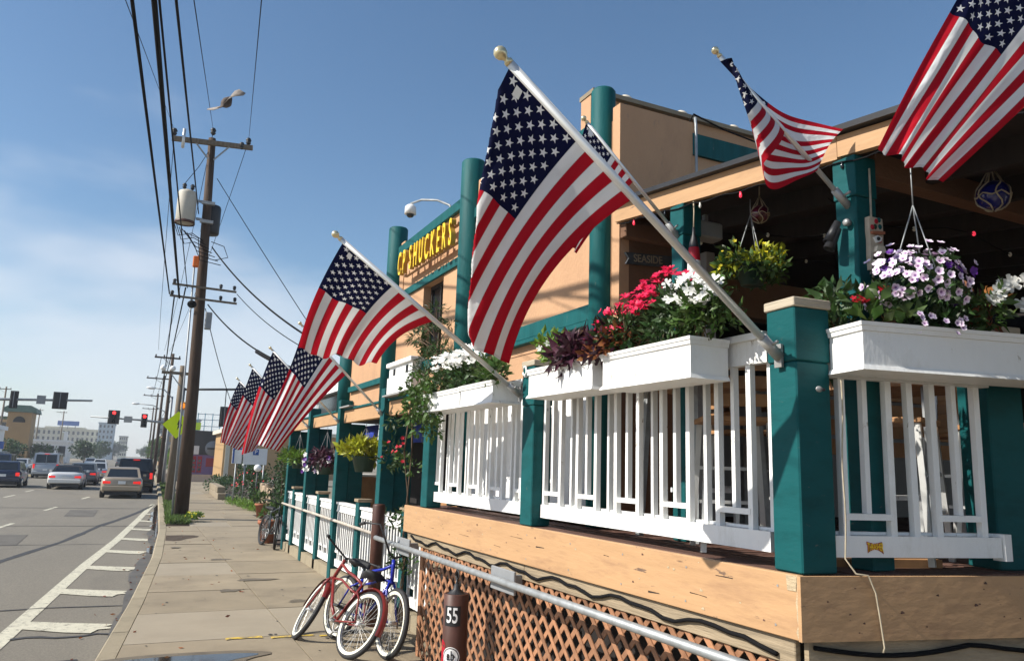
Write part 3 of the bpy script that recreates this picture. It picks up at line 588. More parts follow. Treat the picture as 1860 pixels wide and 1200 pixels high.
# planters
def planter(label, fn, a0, a1, d0, d1, z0, z1):
    t = thing('planter_box', label, 'planter', tuple(fn((a0 + a1) / 2, (d0 + d1) / 2, z0)))
    def bx(nm, e, zz0, zz1, m, tap=0):
        b = MB(); c = [fn(a0 - e, d0 - e, zz0), fn(a1 + e, d0 - e, zz0), fn(a1 + e, d1, zz0), fn(a0 - e, d1, zz0)]; e2 = e + tap; c += [fn(a0 - e2, d0 - e2, zz1), fn(a1 + e2, d0 - e2, zz1), fn(a1 + e2, d1, zz1), fn(a0 - e2, d1, zz1)]
        b.add(c, [(0, 3, 2, 1), (4, 5, 6, 7), (0, 1, 5, 4), (1, 2, 6, 5), (2, 3, 7, 6), (3, 0, 4, 7)]); return b.build(nm, m, t)
    bx('box', 0, z0 + .022, z1 - .04, M['white']); bx('bottom_moulding', .016, z0, z0 + .0215, M['white'], -.010)
    bx('top_moulding', .008, z1 - .0395, z1 - .018, M['white'], .004); bx('rim', .016, z1 - .0175, z1, M['white'], .003)
    b = MB(); c = [fn(a0 + .01, d0 + .01, z1 + .002), fn(a1 - .01, d0 + .01, z1 + .002), fn(a1 - .01, d1 - .015, z1 + .002), fn(a0 + .01, d1 - .015, z1 + .002)]; b.add(c, [(0, 1, 2, 3)]); b.build('soil', M['soil'], t)
    return t
planter('white planter box with white vinca nearest the far deck post', fs_street, 6.27, 7.42, -.275, -.03, 2.355, 2.53)
planter('short white planter box beside the post between railings', fs_street, 5.57, 6.245, -.275, -.03, 2.355, 2.535)
planter('white planter box with purple foliage, farther of the near pair', fs_street, 4.07, 4.94, -.275, -.03, 2.345, 2.55)
planter('white planter box with red and white flowers nearest corner post', fs_street, 3.12, 3.95, -.275, -.03, 2.33, 2.545)
planter('long white planter box hung on the shaded near railing', lambda a, d, z: rp(a, d, z), .205, 1.9, -.05, .0, 2.32, 2.54) if False else None
fn_c = lambda a, d, z: rp(a, -d - .05, z)
planter('long white planter box hung on the shaded near railing', fn_c, .21, 2.0, -.25, -.02, 2.325, 2.54)
# ------------------------------------------------------------------ restaurant building
bld = thing('restaurant_building', 'peach stucco restaurant building with teal columns and trim', 'building', (4.5, 9, 0))
def bp(name, m, *boxes, c=None):
    b = MB()
    for x in boxes: (b.cbox(*x, c) if c else b.box(*x))
    return b.build(name, m, bld)
XW = 3.2
# street wall, pieces round the window (Y 8.72..9.45, z 3.18..4.16)
bp('wall', M['peach'], (XW, 3.5, 4.95, 8.0, 2.62, 4.64))
bp('wall', M['peach'], (XW, 3.5, 8.001, 8.72, 2.62, 4.93), (XW, 3.5, 9.46, 10.6, 2.62, 4.93), (XW, 3.5, 8.721, 9.459, 2.62, 3.2), (XW, 3.5, 8.721, 9.459, 4.17, 4.93))
bp('wall', M['peach'], (XW + .02, 3.5, 10.8, 13.2, 2.72, 3.62))
bp('lower_wall', M['white_clean'], (XW, 3.4, 5.0, 8.1, 1.44, 2.60))
bp('lower_wall', M['brown_and_shade'], (3.5, 3.6, 5.0, 8.1, 0, 2.6))
win = bp('window', M['dark_wood'], (XW + .10, XW + .16, 8.722, 9.458, 3.202, 3.25), (XW + .10, XW + .16, 8.722, 9.458, 4.12, 4.168), (XW + .10, XW + .16, 8.722, 8.77, 3.251, 4.119), (XW + .10, XW + .16, 9.41, 9.458, 3.251, 4.119), (XW + .10, XW + .16, 9.06, 9.1, 3.251, 4.119))
for a in (8.771, 9.101): b = MB(); b.box(XW + .12, XW + .13, a, a + .308, 3.252, 4.118); b.build('pane', M['glass_dark'], win)
# trim
bp('parapet_band', M['teal'], (XW - .05, 3.52, 7.93, 10.55, 4.84, 4.97), c=.006)
bp('parapet_band', M['teal'], (XW - .05, 3.52, 5.0, 7.7, 4.60, 4.72), c=.006)
bp('sign_trim', M['teal'], (XW - .035, XW - .001, 7.93, 10.55, 4.17, 4.27), c=.004)
bp('string_course', M['teal'], (XW - .06, XW - .001, 5.17, 7.70, 3.03, 3.16), c=.004); bp('pipe_ledge', M['teal'], (XW - .075, XW - .002, 5.17, 7.70, 2.985, 3.025), c=.004)
bp('string_course', M['teal'], (XW - .06, XW - .001, 7.96, 10.6, 3.03, 3.14), c=.004); bp('string_course', M['teal'], (XW - .04, XW + .019, 10.82, 13.1, 3.03, 3.12), c=.004)
bp('wall_groove', M['brown_and_shade'], (XW - .004, XW - .001, 5.0, 7.7, 2.9, 2.905))
for (y, zt, zb) in ((10.7, 5.30, 2.55), (7.84, 5.32, 1.44), (5.06, 4.95, 1.44), (13.3, 3.75, 2.72)):
    b = MB(); cr_ = .10 if y < 6 else .14; b.lathe([(0.0, zb), (cr_, zb), (cr_, zt - .02), (cr_ - .015, zt), (0, zt)], (XW - .02, y, 0), n=28); b.build('round_column', M['teal'], bld)
for y in (10.45, 7.62, 5.0 - .06):
    pass
bp('corner_pilaster', M['peach'], (XW - .012, XW + .2, 10.36, 10.54, 4.27, 5.03)); bp('corner_pilaster', M['peach'], (XW - .012, XW + .2, 7.55, 7.69, 3.2, 5.05)); 
# end wall (faces the camera side), parapet and return
bp('end_wall', M['peach'], (XW, 3.92, 4.84, 4.945, 3.87, 4.75)); bp('end_wall', M['brown_and_shade'], (XW + .09, 3.92, 4.84, 4.945, 2.62, 3.868)); bp('wall_corner', M['peach'], (XW, XW + .089, 4.84, 4.945, 2.62, 3.868))  # brown piece is the same peach wall, roof shade painted into its colour
bp('end_wall', M['brown_and_shade'], (XW + .01, 3.92, 4.86, 4.945, 1.44, 2.615))  # lower part of that wall, shade under the roof again in the colour
bp('return_wall', M['peach'], (3.80, 3.92, 4.947, 8.0, 1.44, 4.60))
bp('rear_parapet', M['peach'], (3.93, 9.0, 6.5, 6.7, 3.6, 5.75)); bp('rear_band', M['teal'], (4.0, 9.02, 6.46, 6.499, 5.35, 5.6)); bp('parapet_cap', M['concrete'], (3.92, 9.0, 6.44, 6.72, 5.751, 5.8))
bp('corner_cap', M['concrete'], (XW - .01, 3.93, 4.83, 5.0, 4.751, 4.775)) if False else None
bp('roof_slab', M['grey_wall'], (3.5, 9, 6.7, 13, 4.4, 4.5))
for i in range(4):
    b = MB(); y0 = 6.47 - .0; x = 4.4 + i * .75; b.ball((x, 6.55, 5.83), .06, 10, 6, (1.4, 1, .8)); b.build('parapet_lamp', M['shell'], bld)
b = MB(); b.tube([(3.94, 4.82, 2.0), (3.94, 4.82, 4.72), (3.95, 4.84, 4.80)], .012, 6); b.build('conduit', M['galv'], bld)
b = MB(); b.tube([(3.22 + i * .07, 4.9 - .02 * math.sin(i * 2), 4.765 + .012 * math.sin(i * 1.3)) for i in range(11)] + [(3.95, 4.86, 4.84), (4.3, 4.9, 4.80), (4.8, 5., 4.82)], .008, 5); b.build('roof_cable', M['wire'], bld)
# interior volumes behind the porch and deck
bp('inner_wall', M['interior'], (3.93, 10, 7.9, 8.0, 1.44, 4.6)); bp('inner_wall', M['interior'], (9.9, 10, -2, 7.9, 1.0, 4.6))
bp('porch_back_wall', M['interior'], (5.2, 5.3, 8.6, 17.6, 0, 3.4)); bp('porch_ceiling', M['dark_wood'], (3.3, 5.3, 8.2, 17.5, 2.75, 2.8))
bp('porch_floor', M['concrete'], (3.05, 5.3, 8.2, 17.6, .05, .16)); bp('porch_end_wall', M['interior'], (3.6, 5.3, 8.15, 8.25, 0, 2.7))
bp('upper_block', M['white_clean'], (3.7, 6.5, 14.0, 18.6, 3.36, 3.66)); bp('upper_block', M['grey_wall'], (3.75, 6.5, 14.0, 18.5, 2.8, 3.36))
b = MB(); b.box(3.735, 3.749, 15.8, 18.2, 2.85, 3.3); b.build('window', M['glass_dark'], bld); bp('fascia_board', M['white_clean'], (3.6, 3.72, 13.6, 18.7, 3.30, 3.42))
# porch: base kerb, tall posts, newels, beam
bp('porch_kerb', M['kerb'], (3.02, 3.2, 8.3, 17.6, -.02, .17))
for y0, y1 in ((9.3, 10.28), (10.48, 12.83), (13.03, 15.3), (15.5, 17.35)):
    bp('porch_beam', M['peach_wood'], (3.07, 3.17, y0, y1, 2.50, 2.70), c=.004); bp('beam_cap', M['teal'], (3.05, 3.2, y0, y1, 2.705, 2.735))
bp('ledge', M['grey_wall'], (2.95, 3.19, 9.5, 10.25, 2.745, 2.765)); bp('ledge', M['grey_wall'], (2.98, 3.19, 12.2, 12.85, 2.74, 2.76))
lab = ['nearest the raised deck', 'second from the raised deck', 'third from the raised deck', 'farthest from the raised deck']
for i, y in enumerate((10.38, 12.93, 15.4, 17.4)):
    t = thing('porch_post', 'tall teal square porch post ' + lab[i], 'post', (3.09, y, 0), group='tall teal porch posts', world=False)
    b = MB(); b.cbox(-.09, .115, -.09, .09, 0, 2.88 if i < 3 else 2.75, .006); b.build('shaft', M['teal_post'], t)
    b = MB(); b.cbox(.117, .36, -.07, .07, .17, 2.49, .004); b.build('side_panel', M['teal_post'], t)
for i, (y, lb) in enumerate(((9.25, 'beside the vine at the deck end'), (11.45, 'behind the brown bollard'), (14.2, 'in the middle of the porch'), (16.6, 'behind the leaning black bicycle'))):
    t = thing('porch_newel', 'short teal railing newel with grey cap ' + lb, 'post', (3.1, y, 0), group='short teal porch newels', world=False)
    b = MB(); b.cbox(-.08, .10, -.09, .09, 0, 1.29, .006); b.build('shaft', M['teal_post'], t); b = MB(); b.cbox(-.10, .12, -.11, .11, 1.292, 1.335, .004); b.build('cap', M['raw_wood'], t)
segs = [(8.45, 9.14), (9.36, 10.26), (10.5, 11.34), (11.56, 12.81), (13.05, 14.09), (14.31, 15.28), (15.52, 16.49), (16.71, 17.28)]
names = ['at the deck end behind the vine', 'just right of the nearest tall porch post', 'just left of the nearest tall porch post', 'behind the red bicycle handlebar', 'left of the second tall porch post', 'right of the third tall porch post', 'left of the third tall porch post', 'at the far end behind the black bicycle']
for (y0, y1), nm in zip(segs, names):
    t = thing('porch_railing', 'white porch railing panel ' + nm, 'railing', (3.1, (y0 + y1) / 2, .17), group='white porch railing panels')
    def pb(n_, *bx):
        b = MB(); b.box(*bx); return b.build(n_, M['white'], t)
    pb('bottom_rail', 3.065, 3.10, y0, y1, .22, .33); pb('top_rail', 3.06, 3.12, y0, y1, 1.10, 1.19); pb('hand_rail', 3.035, 3.145, y0, y1, 1.191, 1.225); pb('cap_moulding', 3.05, 3.13, y0, y1, 1.075, 1.099)
    n = max(4, int((y1 - y0) / .12))
    for k in range(n + 1):
        a = y0 + .02 + (y1 - y0 - .04) * k / n; S = k % 3 == 1
        pb('baluster', 3.07, 3.10, a - .02, a + .02, .331 if not S else .46, 1.074)
        if S: pb('short_rail', 3.066, 3.098, a - (y1 - y0) / n * .9, a + (y1 - y0) / n * .9, .43, .459)
# awning, bench, crates inside the porch
for i, (y0, y1) in enumerate(((10.6, 12.8), (13.1, 15.2))):
    b = MB(); n = 12
    for k in range(n):
        ya, yb = y0 + (y1 - y0) * k / n, y0 + (y1 - y0) * (k + 1) / n; d0, d1 = .02 * math.sin(k * 2.2), .02 * math.sin((k + 1) * 2.2)
        b.add([(3.72 + d0, ya, 2.18), (3.72 + d1, yb, 2.18), (3.74, yb, 2.52), (3.74, ya, 2.52), (3.73 + d0, ya, 2.18), (3.73 + d1, yb, 2.18), (3.75, yb, 2.52), (3.75, ya, 2.52)], [(0, 1, 2, 3), (7, 6, 5, 4), (0, 4, 5, 1), (2, 6, 7, 3)], True)
    tag(b.build('awning', M['blue_cloth']), ['deep blue cloth awning behind the yellow hanging basket', 'deep blue cloth awning behind the petunia hanging basket'][i], 'awning', 'blue awnings under the porch')
be = thing('slatted_bench', 'dark slatted wooden bench back inside the porch', 'bench', (4.3, 11.2, .16))
for k in range(4): b = MB(); b.box(4.3, 4.33, 10.7, 11.9, .85 + k * .13, .95 + k * .13); b.build('slat', M['furn_wood'], be)
for y in (10.75, 11.85): b = MB(); b.box(4.332, 4.39, y - .03, y + .03, .16, 1.36); b.build('upright', M['dark_wood'], be)
b = MB(); b.box(3.9, 4.3, 10.7, 11.9, .56, .61); b.build('seat', M['furn_wood'], be)
b = MB(); b.cbox(3.55, 3.9, 13.55, 14.1, .9, 1.62, .01); cbx = tag(b.build('wooden_cabinet', M['furn_wood']), 'small brown wooden cabinet under the petunia basket', 'cabinet'); b = MB(); b.box(3.5, 3.95, 13.5, 14.15, 1.625, 1.66); b.build('cabinet_top', M['white'], cbx)
b = MB(); b.box(3.6, 3.85, 13.6, 14.05, .16, .899); b.build('cabinet_base', M['dark_wood'], cbx)
# louvred white box on the upper wall
lb = thing('louvred_box', 'white louvred box on the wall above the porch beam', 'vent box', (3.1, 9.7, 2.78))
b = MB(); b.cbox(3.0, 3.19, 9.2, 10.22, 2.78, 3.0, .006); b.build('box', M['white'], lb); b = MB(); b.cbox(2.98, 3.19, 9.18, 10.24, 3.14, 3.20, .006); b.build('lid', M['white'], lb); b = MB(); b.box(3.02, 3.19, 9.22, 10.2, 3.001, 3.139); b.build('body', M['white'], lb)
for y in (9.38, 9.92):
    for k in range(3): b = MB(); b.box(3.013, 3.019, y + k * .035, y + k * .035 + .016, 3.02, 3.11); b.build('louvre', M['blackmetal'], lb)
# ------------------------------------------------------------------ letters of the sign
sg = thing('restaurant_sign', 'raised yellow channel letters reading CP SHUCKERS on the peach wall', 'sign', (3.0, 9.0, 4.4))
txt = 'CP SHUCKERS'; adv = {'C': .19, 'P': .175, ' ': .07, 'S': .18, 'H': .205, 'U': .205, 'K': .20, 'E': .175, 'R': .19}
tot = sum(adv[c] for c in txt); y = 10.06; sc = 2.12 / tot
lm = {}
for ch in txt:
    if ch != ' ':
        if ch not in lm:
            f = text_mesh(ch, .45, .026, M['yellow_edge'], xs=.46); fc = text_mesh(ch, .45, .004, M['yellow_sign'], xs=.46); lm[ch] = (f, fc)
        yc = y - adv[ch] * sc / 2; k = (10.06 - yc) / 2.12; zc = 4.545 - .06 * k
        o = inst(lm[ch][0], 'letter', sg, (3.03, yc, zc), (R(90), 0, R(-90))); o['label'] = 'letter ' + ch
        f = link(bpy.data.objects.new('letter_face', lm[ch][1])); f.location = (0, 0, .0315); f.parent = o
    y -= adv[ch] * sc
b = MB(); b.box(3.09, 3.14, 7.95, 10.02, 4.40, 4.44); b.box(3.09, 3.14, 7.95, 10.02, 4.62, 4.66); b.build('mounting_rail', M['peach'], sg)
# cctv dome, antenna, pipe on the parapet
cc = thing('security_camera', 'white dome security camera on a curved arm above the sign', 'camera', (3.3, 8.9, 4.97))
b = MB(); b.tube([(3.3, 8.75, 4.98), (3.28, 8.85, 5.12), (3.2, 9.1, 5.25), (3.08, 9.38, 5.32), (3.0, 9.6, 5.32)], .015, 8); b.build('arm', M['galv'], cc)
b = MB(); b.lathe([(0, 5.30), (.045, 5.30), (.075, 5.27), (.08, 5.17), (0, 5.17)], (3.0, 9.6, 0), n=16); b.build('housing', M['white_clean'], cc)
b = MB(); b.ball((3.0, 9.6, 5.165), .055, 14, 8, (1, 1, .8)); b.build('dome', M['glass_dark'], cc)
an = thing('antenna', 'thin grey antenna mast standing on the parapet', 'antenna', (3.4, 8.4, 4.97))
b = MB(); b.tube([(3.4, 8.5, 4.97), (3.4, 8.5, 5.4)], .012, 6); b.build('mast', M['alu'], an); b = MB(); b.lathe([(0, 5.15), (.022, 5.15), (.022, 5.42), (0, 5.42)], (3.36, 8.62, 0), n=8); b.tube([(3.4, 8.5, 5.2), (3.36, 8.62, 5.2)], .008, 5); b.build('whip', M['alu'], an)
wl_ = thing('wall_ladder', 'white rail ladder top behind the tallest round column', 'ladder', (3.45, 5.4, 4.6))
for x in (3.42, 3.62): b = MB(); b.tube([(x, 5.35, 4.5), (x, 5.35, 4.95)], .012, 6); b.build('stile', M['white_clean'], wl_)
for z in (4.7, 4.82, 4.93): b = MB(); b.tube([(3.42, 5.35, z), (3.62, 5.35, z)], .009, 6); b.build('rung', M['white_clean'], wl_)
# ------------------------------------------------------------------ covered deck roof
rf = thing('deck_roof', 'sloping patio roof with peach fascia over the covered deck', 'roof', (3.2, 3, 3.6))
def rzz(y): return 3.895 - (4.88 - y) * .118
def slope(nm, x0, x1, y0, y1, dz0, dz1, m):
    b = MB(); b.add([(x0, y0, rzz(y0) + dz0), (x1, y0, rzz(y0) + dz0), (x1, y1, rzz(y1) + dz0), (x0, y1, rzz(y1) + dz0), (x0, y0, rzz(y0) + dz1), (x1, y0, rzz(y0) + dz1), (x1, y1, rzz(y1) + dz1), (x0, y1, rzz(y1) + dz1)],
          [(0, 3, 2, 1), (4, 5, 6, 7), (0, 1, 5, 4), (1, 2, 6, 5), (2, 3, 7, 6), (3, 0, 4, 7)]); return b.build(nm, m, rf)
slope('fascia', 3.15, 3.19, 2.72, 4.83, -.145, -.015, M['peach_wood']); slope('fascia', 3.148, 3.192, .2, 2.715, -.135, -.02, M['peach_wood'])
slope('roof_edge', 3.10, 9.8, .1, 4.835, -.012, .02, M['blackmetal']); slope('roof_deck', 3.195, 9.75, .15, 4.83, -.05, -.014, M['dark_wood']); slope('roof_edge', 3.93, 9.8, 4.837, 6.49, -.012, .02, M['blackmetal']); slope('roof_deck', 3.94, 9.75, 4.84, 6.49, -.05, -.014, M['dark_wood'])
for i, x in enumerate(np.arange(3.7, 9.6, .6)): slope('rafter', x, x + .05, .2, 4.82, -.19, -.052, M['dark_wood'])
b = MB(); b.cbox(3.31, 9.6, 2.62, 2.72, 3.40, 3.535, .005); b.build('cross_beam', M['brown_and_shade'], rf); b = MB(); b.cbox(3.2, 3.85, 4.75, 4.83, 3.62, 3.74, .005); b.build('wall_plate', M['brown_and_shade'], rf)
b = MB(); b.box(3.2, 9.6, .25, .33, 3.0, 3.15); b.build('cross_beam', M['brown_and_shade'], rf)
for (y, lb_) in ((4.06, 'beneath the left end of the patio roof'), (2.68, 'beside the tiki mask under the patio roof')):
    t = thing('patio_post', 'teal square roof post ' + lb_, 'post', (3.22, y, DZ), world=False); h = rzz(y) - .15 - DZ
    b = MB(); b.cbox(-.07, .075, -.065, .065, 0, h - .22, .005); b.build('shaft', M['teal_post'], t); b = MB(); b.cbox(-.076, .08, -.071, .071, h - .218, h, .005); b.build('head_block', M['teal_post'], t)
t = thing('patio_post', 'teal square roof post outside the right edge holding a flag', 'post', (3.24, .95, 0), world=False); b = MB(); b.cbox(-.07, .07, -.07, .07, 0, 3.2, .005); b.build('shaft', M['teal_post'], t)
# interior of the deck: counter, back panel, tables and stools
b = MB(); b.box(4.6, 9., 6.2, 6.3, 1.44, 2.75); tag(b.build('back_counter', M['grey_wall']), 'grey counter panel at the back of the covered deck', 'counter'); 
b = MB(); b.cbox(3.93, 4.02, 4.7, 4.8, 1.44, 3.6, .004); tag(b.build('inner_post', M['grey_wall']), 'slim grey post behind the yellow-green hanging basket', 'post')
def table(label, x, y, rz_, h=1.02, w=.7, d=.7):
    t = thing('high_table', label, 'table', (x, y, DZ), (0, 0, rz_), world=False, group='high slatted bar tables')
    for k in range(6): b = MB(); b.cbox(-w / 2 + k * w / 6, -w / 2 + (k + 1) * w / 6 - .012, -d / 2, d / 2, h - .035, h, .004); b.build('top_slat', M['furn_wood'], t)
    for sx_ in (-1, 1):
        for sy_ in (-1, 1): b = MB(); b.bar((sx_ * w * .42, sy_ * d * .42, 0), (sx_ * w * .36, sy_ * d * .36, h - .037), .04, .04, (1, 0, 0)); b.build('leg', M['galv'], t)
    b = MB(); b.box(-w * .36, w * .36, -.02, .02, .3, .33); b.build('stretcher', M['white'], t)
    return t
def stool(label, x, y, rz_, m='furn_wood'):
    t = thing('bar_stool', label, 'stool', (x, y, DZ), (0, 0, rz_), world=False, group='slat-backed bar stools on the deck')
    b = MB(); b.cbox(-.2, .2, -.2, .2, .72, .75, .005); b.build('seat', M[m], t)
    for sx_ in (-1, 1):
        for sy_ in (-1, 1): b = MB(); b.bar((sx_ * .21, sy_ * .21, 0), (sx_ * .17, sy_ * .17, .719), .03, .03, (1, 0, 0)); b.build('leg', M['alu'], t)
    for z in (.25, .45): b = MB(); b.box(-.17, .17, -.195, -.175, z, z + .02); b.build('rung', M['alu'], t)
    for sx_ in (-1, 1): b = MB(); b.bar((sx_ * .18, .18, .75), (sx_ * .18, .25, 1.12), .03, .02, (1, 0, 0)); b.build('back_post', M['alu'], t)
    for z in (.84, .94, 1.04): b = MB(); b.bar((-.18, .205 + (z - .84) * .19, z), (.18, .205 + (z - .84) * .19, z), .018, .07, (0, 0, 1)); b.build('back_slat', M[m], t)
    return t
table('high slatted table behind the near street-side railing', 3.45, 4.2, .05); table('high slatted table behind the shaded near railing', 4.45, 3.4, .2); table('high slatted table farther back under the patio roof', 4.7, 5.2, .1)
stool('bar stool between the street railing and the first high table', 3.15, 3.55, 2.6); stool('bar stool behind the left slats of the near railing', 3.75, 2.95, .4); stool('bar stool behind the right slats of the near railing', 4.45, 2.75, -.3); stool('bar stool at the far table under the patio roof', 4.1, 4.5, 1.4); stool('bar stool at the right of the shaded table', 5.1, 3.5, -1.2)
b = MB()
for k in range(4): b.box(5.6, 7.0, 4.6, 4.63, 2.0 + k * .16, 2.13 + k * .16)
tag(b.build('slat_screen', M['furn_wood']), 'tan wooden slat screen inside the covered deck', 'screen') if False else None
sc_ = thing('slat_screen', 'tan wooden slat screen inside the covered deck', 'screen', (4.9, 4.05, DZ))
for k in range(5): b = MB(); b.box(4.3, 6.0, 4.02, 4.05, 2.02 + k * .14, 2.13 + k * .14); b.build('slat', M['furn_wood'], sc_)
for x in (4.35, 5.95): b = MB(); b.box(x - .03, x + .03, 4.052, 4.1, DZ, 2.7); b.build('upright', M['galv'], sc_)
b = MB(); b.bar(rp(.32, -.35, DZ + .01), rp(.99, -.33, DZ + .01), .10, .05); tag(b.build('loose_plank', M['furn_wood']), 'loose tan plank lying on the deck under the near railing', 'plank')
# ------------------------------------------------------------------ flags
def bez(a, c, d, t): return a * (1 - t) ** 2 + c * 2 * t * (1 - t) + d * t * t
def flag(label, base, tip, tA, tB, D, C, ct=None, cb=None, amp=.03, nf=3.0, ph=0., pr=.017, fold=None, surf=None, nu=44, nv=40, tilt=.6, ndir=(0, 1, 0), tag_=True):
    base, tip = Vector(base), Vector(tip); t = thing('american_flag', label, 'flag', tuple(base), group='flags on angled poles along the restaurant')
    d = (tip - base).normalized(); L = (tip - base).length
    b = MB(); b.tube([base - d * .0, base + d * (L - .06)], pr, 10); po = b.build('pole', M['alu'], t)
    b = MB(); e = d.to_track_quat('Z', 'Y').to_matrix(); q = base + d * (L - .06); s = pr / .017 * .72
    b.lathe([(0, 0), (.024 * s, 0), (.024 * s, .018 * s), (.014 * s, .026 * s), (.016 * s, .036 * s), (.030 * s, .05 * s), (.036 * s, .07 * s), (.030 * s, .09 * s), (.016 * s, .102 * s), (0, .105 * s)], q, n=12, M=e); b.build('finial', M['gold'], po)
    b = MB(); b.lathe([(0, -.03), (pr + .008, -.03), (pr + .008, .10), (pr, .10)], base, n=10, M=e); w = base + Vector((.03, 0, -.01)); b.bar(w + Vector((-.008, 0, -.06)), w + Vector((-.008, 0, .05)), .014, .045, (0, 1, 0)); b.bar(base - d * .02, w, .03, .03)
    b.tube([base + d * .05 + Vector((0, -.02, 0)), base + d * .05 + Vector((0, -.06, .01))], .007, 6); b.build('bracket', M['bracket'], t)
    A, B = base + (tip - base) * tA, base + (tip - base) * tB; D, C = Vector(D), Vector(C); ct = Vector(ct) if ct else (A + D) / 2; cb = Vector(cb) if cb else (B + C) / 2; nd = Vector(ndir)
    vs_ = []; uvs = []
    for i in range(nu + 1):
        u = i / nu; T, Bt = bez(A, ct, D, u), bez(B, cb, C, u)
        for j in range(nv + 1):
            v = j / nv
            if surf: p = surf(u, v)
            else:
                p = Bt.lerp(T, v); k = u ** .9
                w = amp * k * (math.sin(2 * math.pi * nf * (v ** 1.1) + ph + tilt * u * 3) + .45 * math.sin(2 * math.pi * nf * 2.3 * v + 1.7 * ph - 2.2 * u) + .3 * math.sin(5 * u + 3 * v + ph)); p = p + nd * w
                if fold: p = fold(p, u, v)
            vs_.append(tuple(p)); uvs.append((u, v))
    fs = [(i * (nv + 1) + j, (i + 1) * (nv + 1) + j, (i + 1) * (nv + 1) + j + 1, i * (nv + 1) + j + 1) for i in range(nu) for j in range(nv)]
    m = bpy.data.meshes.new('cloth'); m.from_pydata(vs_, [], fs); ul = m.uv_layers.new(name='UVMap')
    for lp in m.loops: ul.data[lp.index].uv = uvs[lp.vertex_index]
    m.polygons.foreach_set('use_smooth', [True] * len(fs)); m.materials.append(M['flag']); o = link(bpy.data.objects.new('cloth', m)); attach(o, t)
    if tag_:
        P = (A * .86 + B * .14); fd = (bez(A, ct, D, .05) - A); q = A + (B - A) * .10 + fd * 1.1; b = MB(); h = (B - A).normalized(); f = fd.normalized(); b.add([q + Vector((0, -.012, 0)) + h * x * .018 + f * y * .02 for x, y in ((-1, -1), (1, -1), (1, 1), (-1, 1))], [(0, 1, 2, 3)]); b.build('maker_tag', M['white_clean'], o)
    return t
FOLD = [(3.468, 1.218), (3.239, 1.235), (2.991, 1.248), (2.756, 1.29), (2.48, 1.366), (2.345, 1.46), (1.5, 1.6)]
def xf(z):
    if z >= FOLD[0][0]: return -9
    for (za, xa), (zb, xb) in zip(FOLD, FOLD[1:]):
        if zb <= z <= za: return xa + (xb - xa) * (z - za) / (zb - za)
    return FOLD[-1][1]
def fold2(p, u, v):
    f = xf(p.z); d = f - p.x
    if d > 0: return Vector((f + d * .95, p.y + .012 + .05 * (1 - math.exp(-d * 25)) + .16 * d, p.z))
    return p
flag('largest flag hanging from the corner post of the deck', (2.66, 2.70, 2.425), (1.19, 2.70, 3.545), .965, .545, (.998, 3.45, 2.537), (1.587, 3.35, 2.348), None, (1.51, 2.975, 2.75), .022, 2.2, .8, .0195, fold2, nu=70, nv=56)
flag('flag blown flat on the pole from the middle deck post', (2.67, 5.47, 2.44), (1.15, 5.49, 3.50), .955, .47, (1.10, 6.35, 2.72), (1.82, 6.55, 2.71), (1.06, 5.85, 3.06), (1.80, 6.05, 2.90), .035, 2.0, .4, .0185, ndir=(.2, .55, .8))
# flag doubled back round its pole
def f3(u, v):
    A, B = Vector((2.333, 2.67, 3.802)), Vector((2.735, 2.67, 3.539)); P = B.lerp(A, v)
    fo = Vector((2.333, 2.60, 3.797)).lerp(Vector((2.535, 2.59, 3.322)), (1 - v)); E_ = Vector((2.893, 2.60, 3.359)).lerp(Vector((3.079, 2.60, 3.607)), v)
    uf = .015 + .24 * (1 - v)
    if u < uf: p = P.lerp(fo, u / uf); p.y -= .03 * math.sin(math.pi * u / uf)
    else:
        t = ((u - uf) / (1 - uf)) ** .82; p = fo.lerp(E_, t); p.z -= .09 * math.sin(math.pi * t) * (1 - .75 * v) * (.4 if v > .7 else 1); p.y += .02 * (1 - t) + .03 * math.sin(7 * t + 2 * v) * t + .12 * math.sin(math.pi * t)
        p.z += .012 * math.sin(11 * t + 5 * v) * t
    return p
flag('small flag wrapped round its pole above the patio roof post', (3.145, 2.67, 3.235), (2.285, 2.67, 3.865), .945, .49, (3.1, 2.7, 3.6), (3, 2.7, 3.3), pr=.0125, surf=f3, nu=60, nv=36, tag_=False)
flag('small flag half hidden behind the largest flag', (3.145, 4.06, 3.44), (2.385, 4.06, 4.12), .95, .46, (2.22, 4.12, 3.32), (2.42, 4.15, 3.22), None, (2.55, 4.12, 3.45), .02, 2.4, .3, .0125)
flag('flag cut off by the top right corner of the view', (3.15, .95, 2.62), (1.91, 1.125, 3.35), .973, .669, (1.632, 1.28, 2.685), (1.913, 1.30, 2.657), (1.80, 1.2, 3.02), (2.13, 1.22, 2.88), .02, 2.6, 2.2, .014, tilt=1.2, ndir=(.35, .9, .1))
ends = [((1.38, 2.05), (1.66, 1.97)), ((1.52, 1.93), (1.70, 1.99)), ((1.46, 2.14), (1.74, 2.02)), ((1.58, 2.18), (1.86, 2.2))]
fl = ['flag on the tall porch post nearest the deck', 'flag on the second tall porch post', 'flag on the third tall porch post', 'farthest small flag at the end of the porch']
for i, (y, zb) in enumerate(((10.36, 2.53), (12.9, 2.52), (15.36, 2.50), (17.36, 2.42))):
    (dx_, dz_), (cx_, cz_) = ends[i]; flag(fl[i], (2.995, y, zb), (1.79, y, zb + 1.14), .95, .44, (dx_, y + U(-.05, .1), dz_), (cx_, y + .05, cz_), (1.66 + U(-.08, .08), y, 2.95), (2.05 + U(-.1, .08), y + .02, 2.5 + U(-.06, .06)), .045 + .02 * (i % 2), 2.0 + .5 * i, .6 + i * 1.9, .0165, nu=36, nv=36)
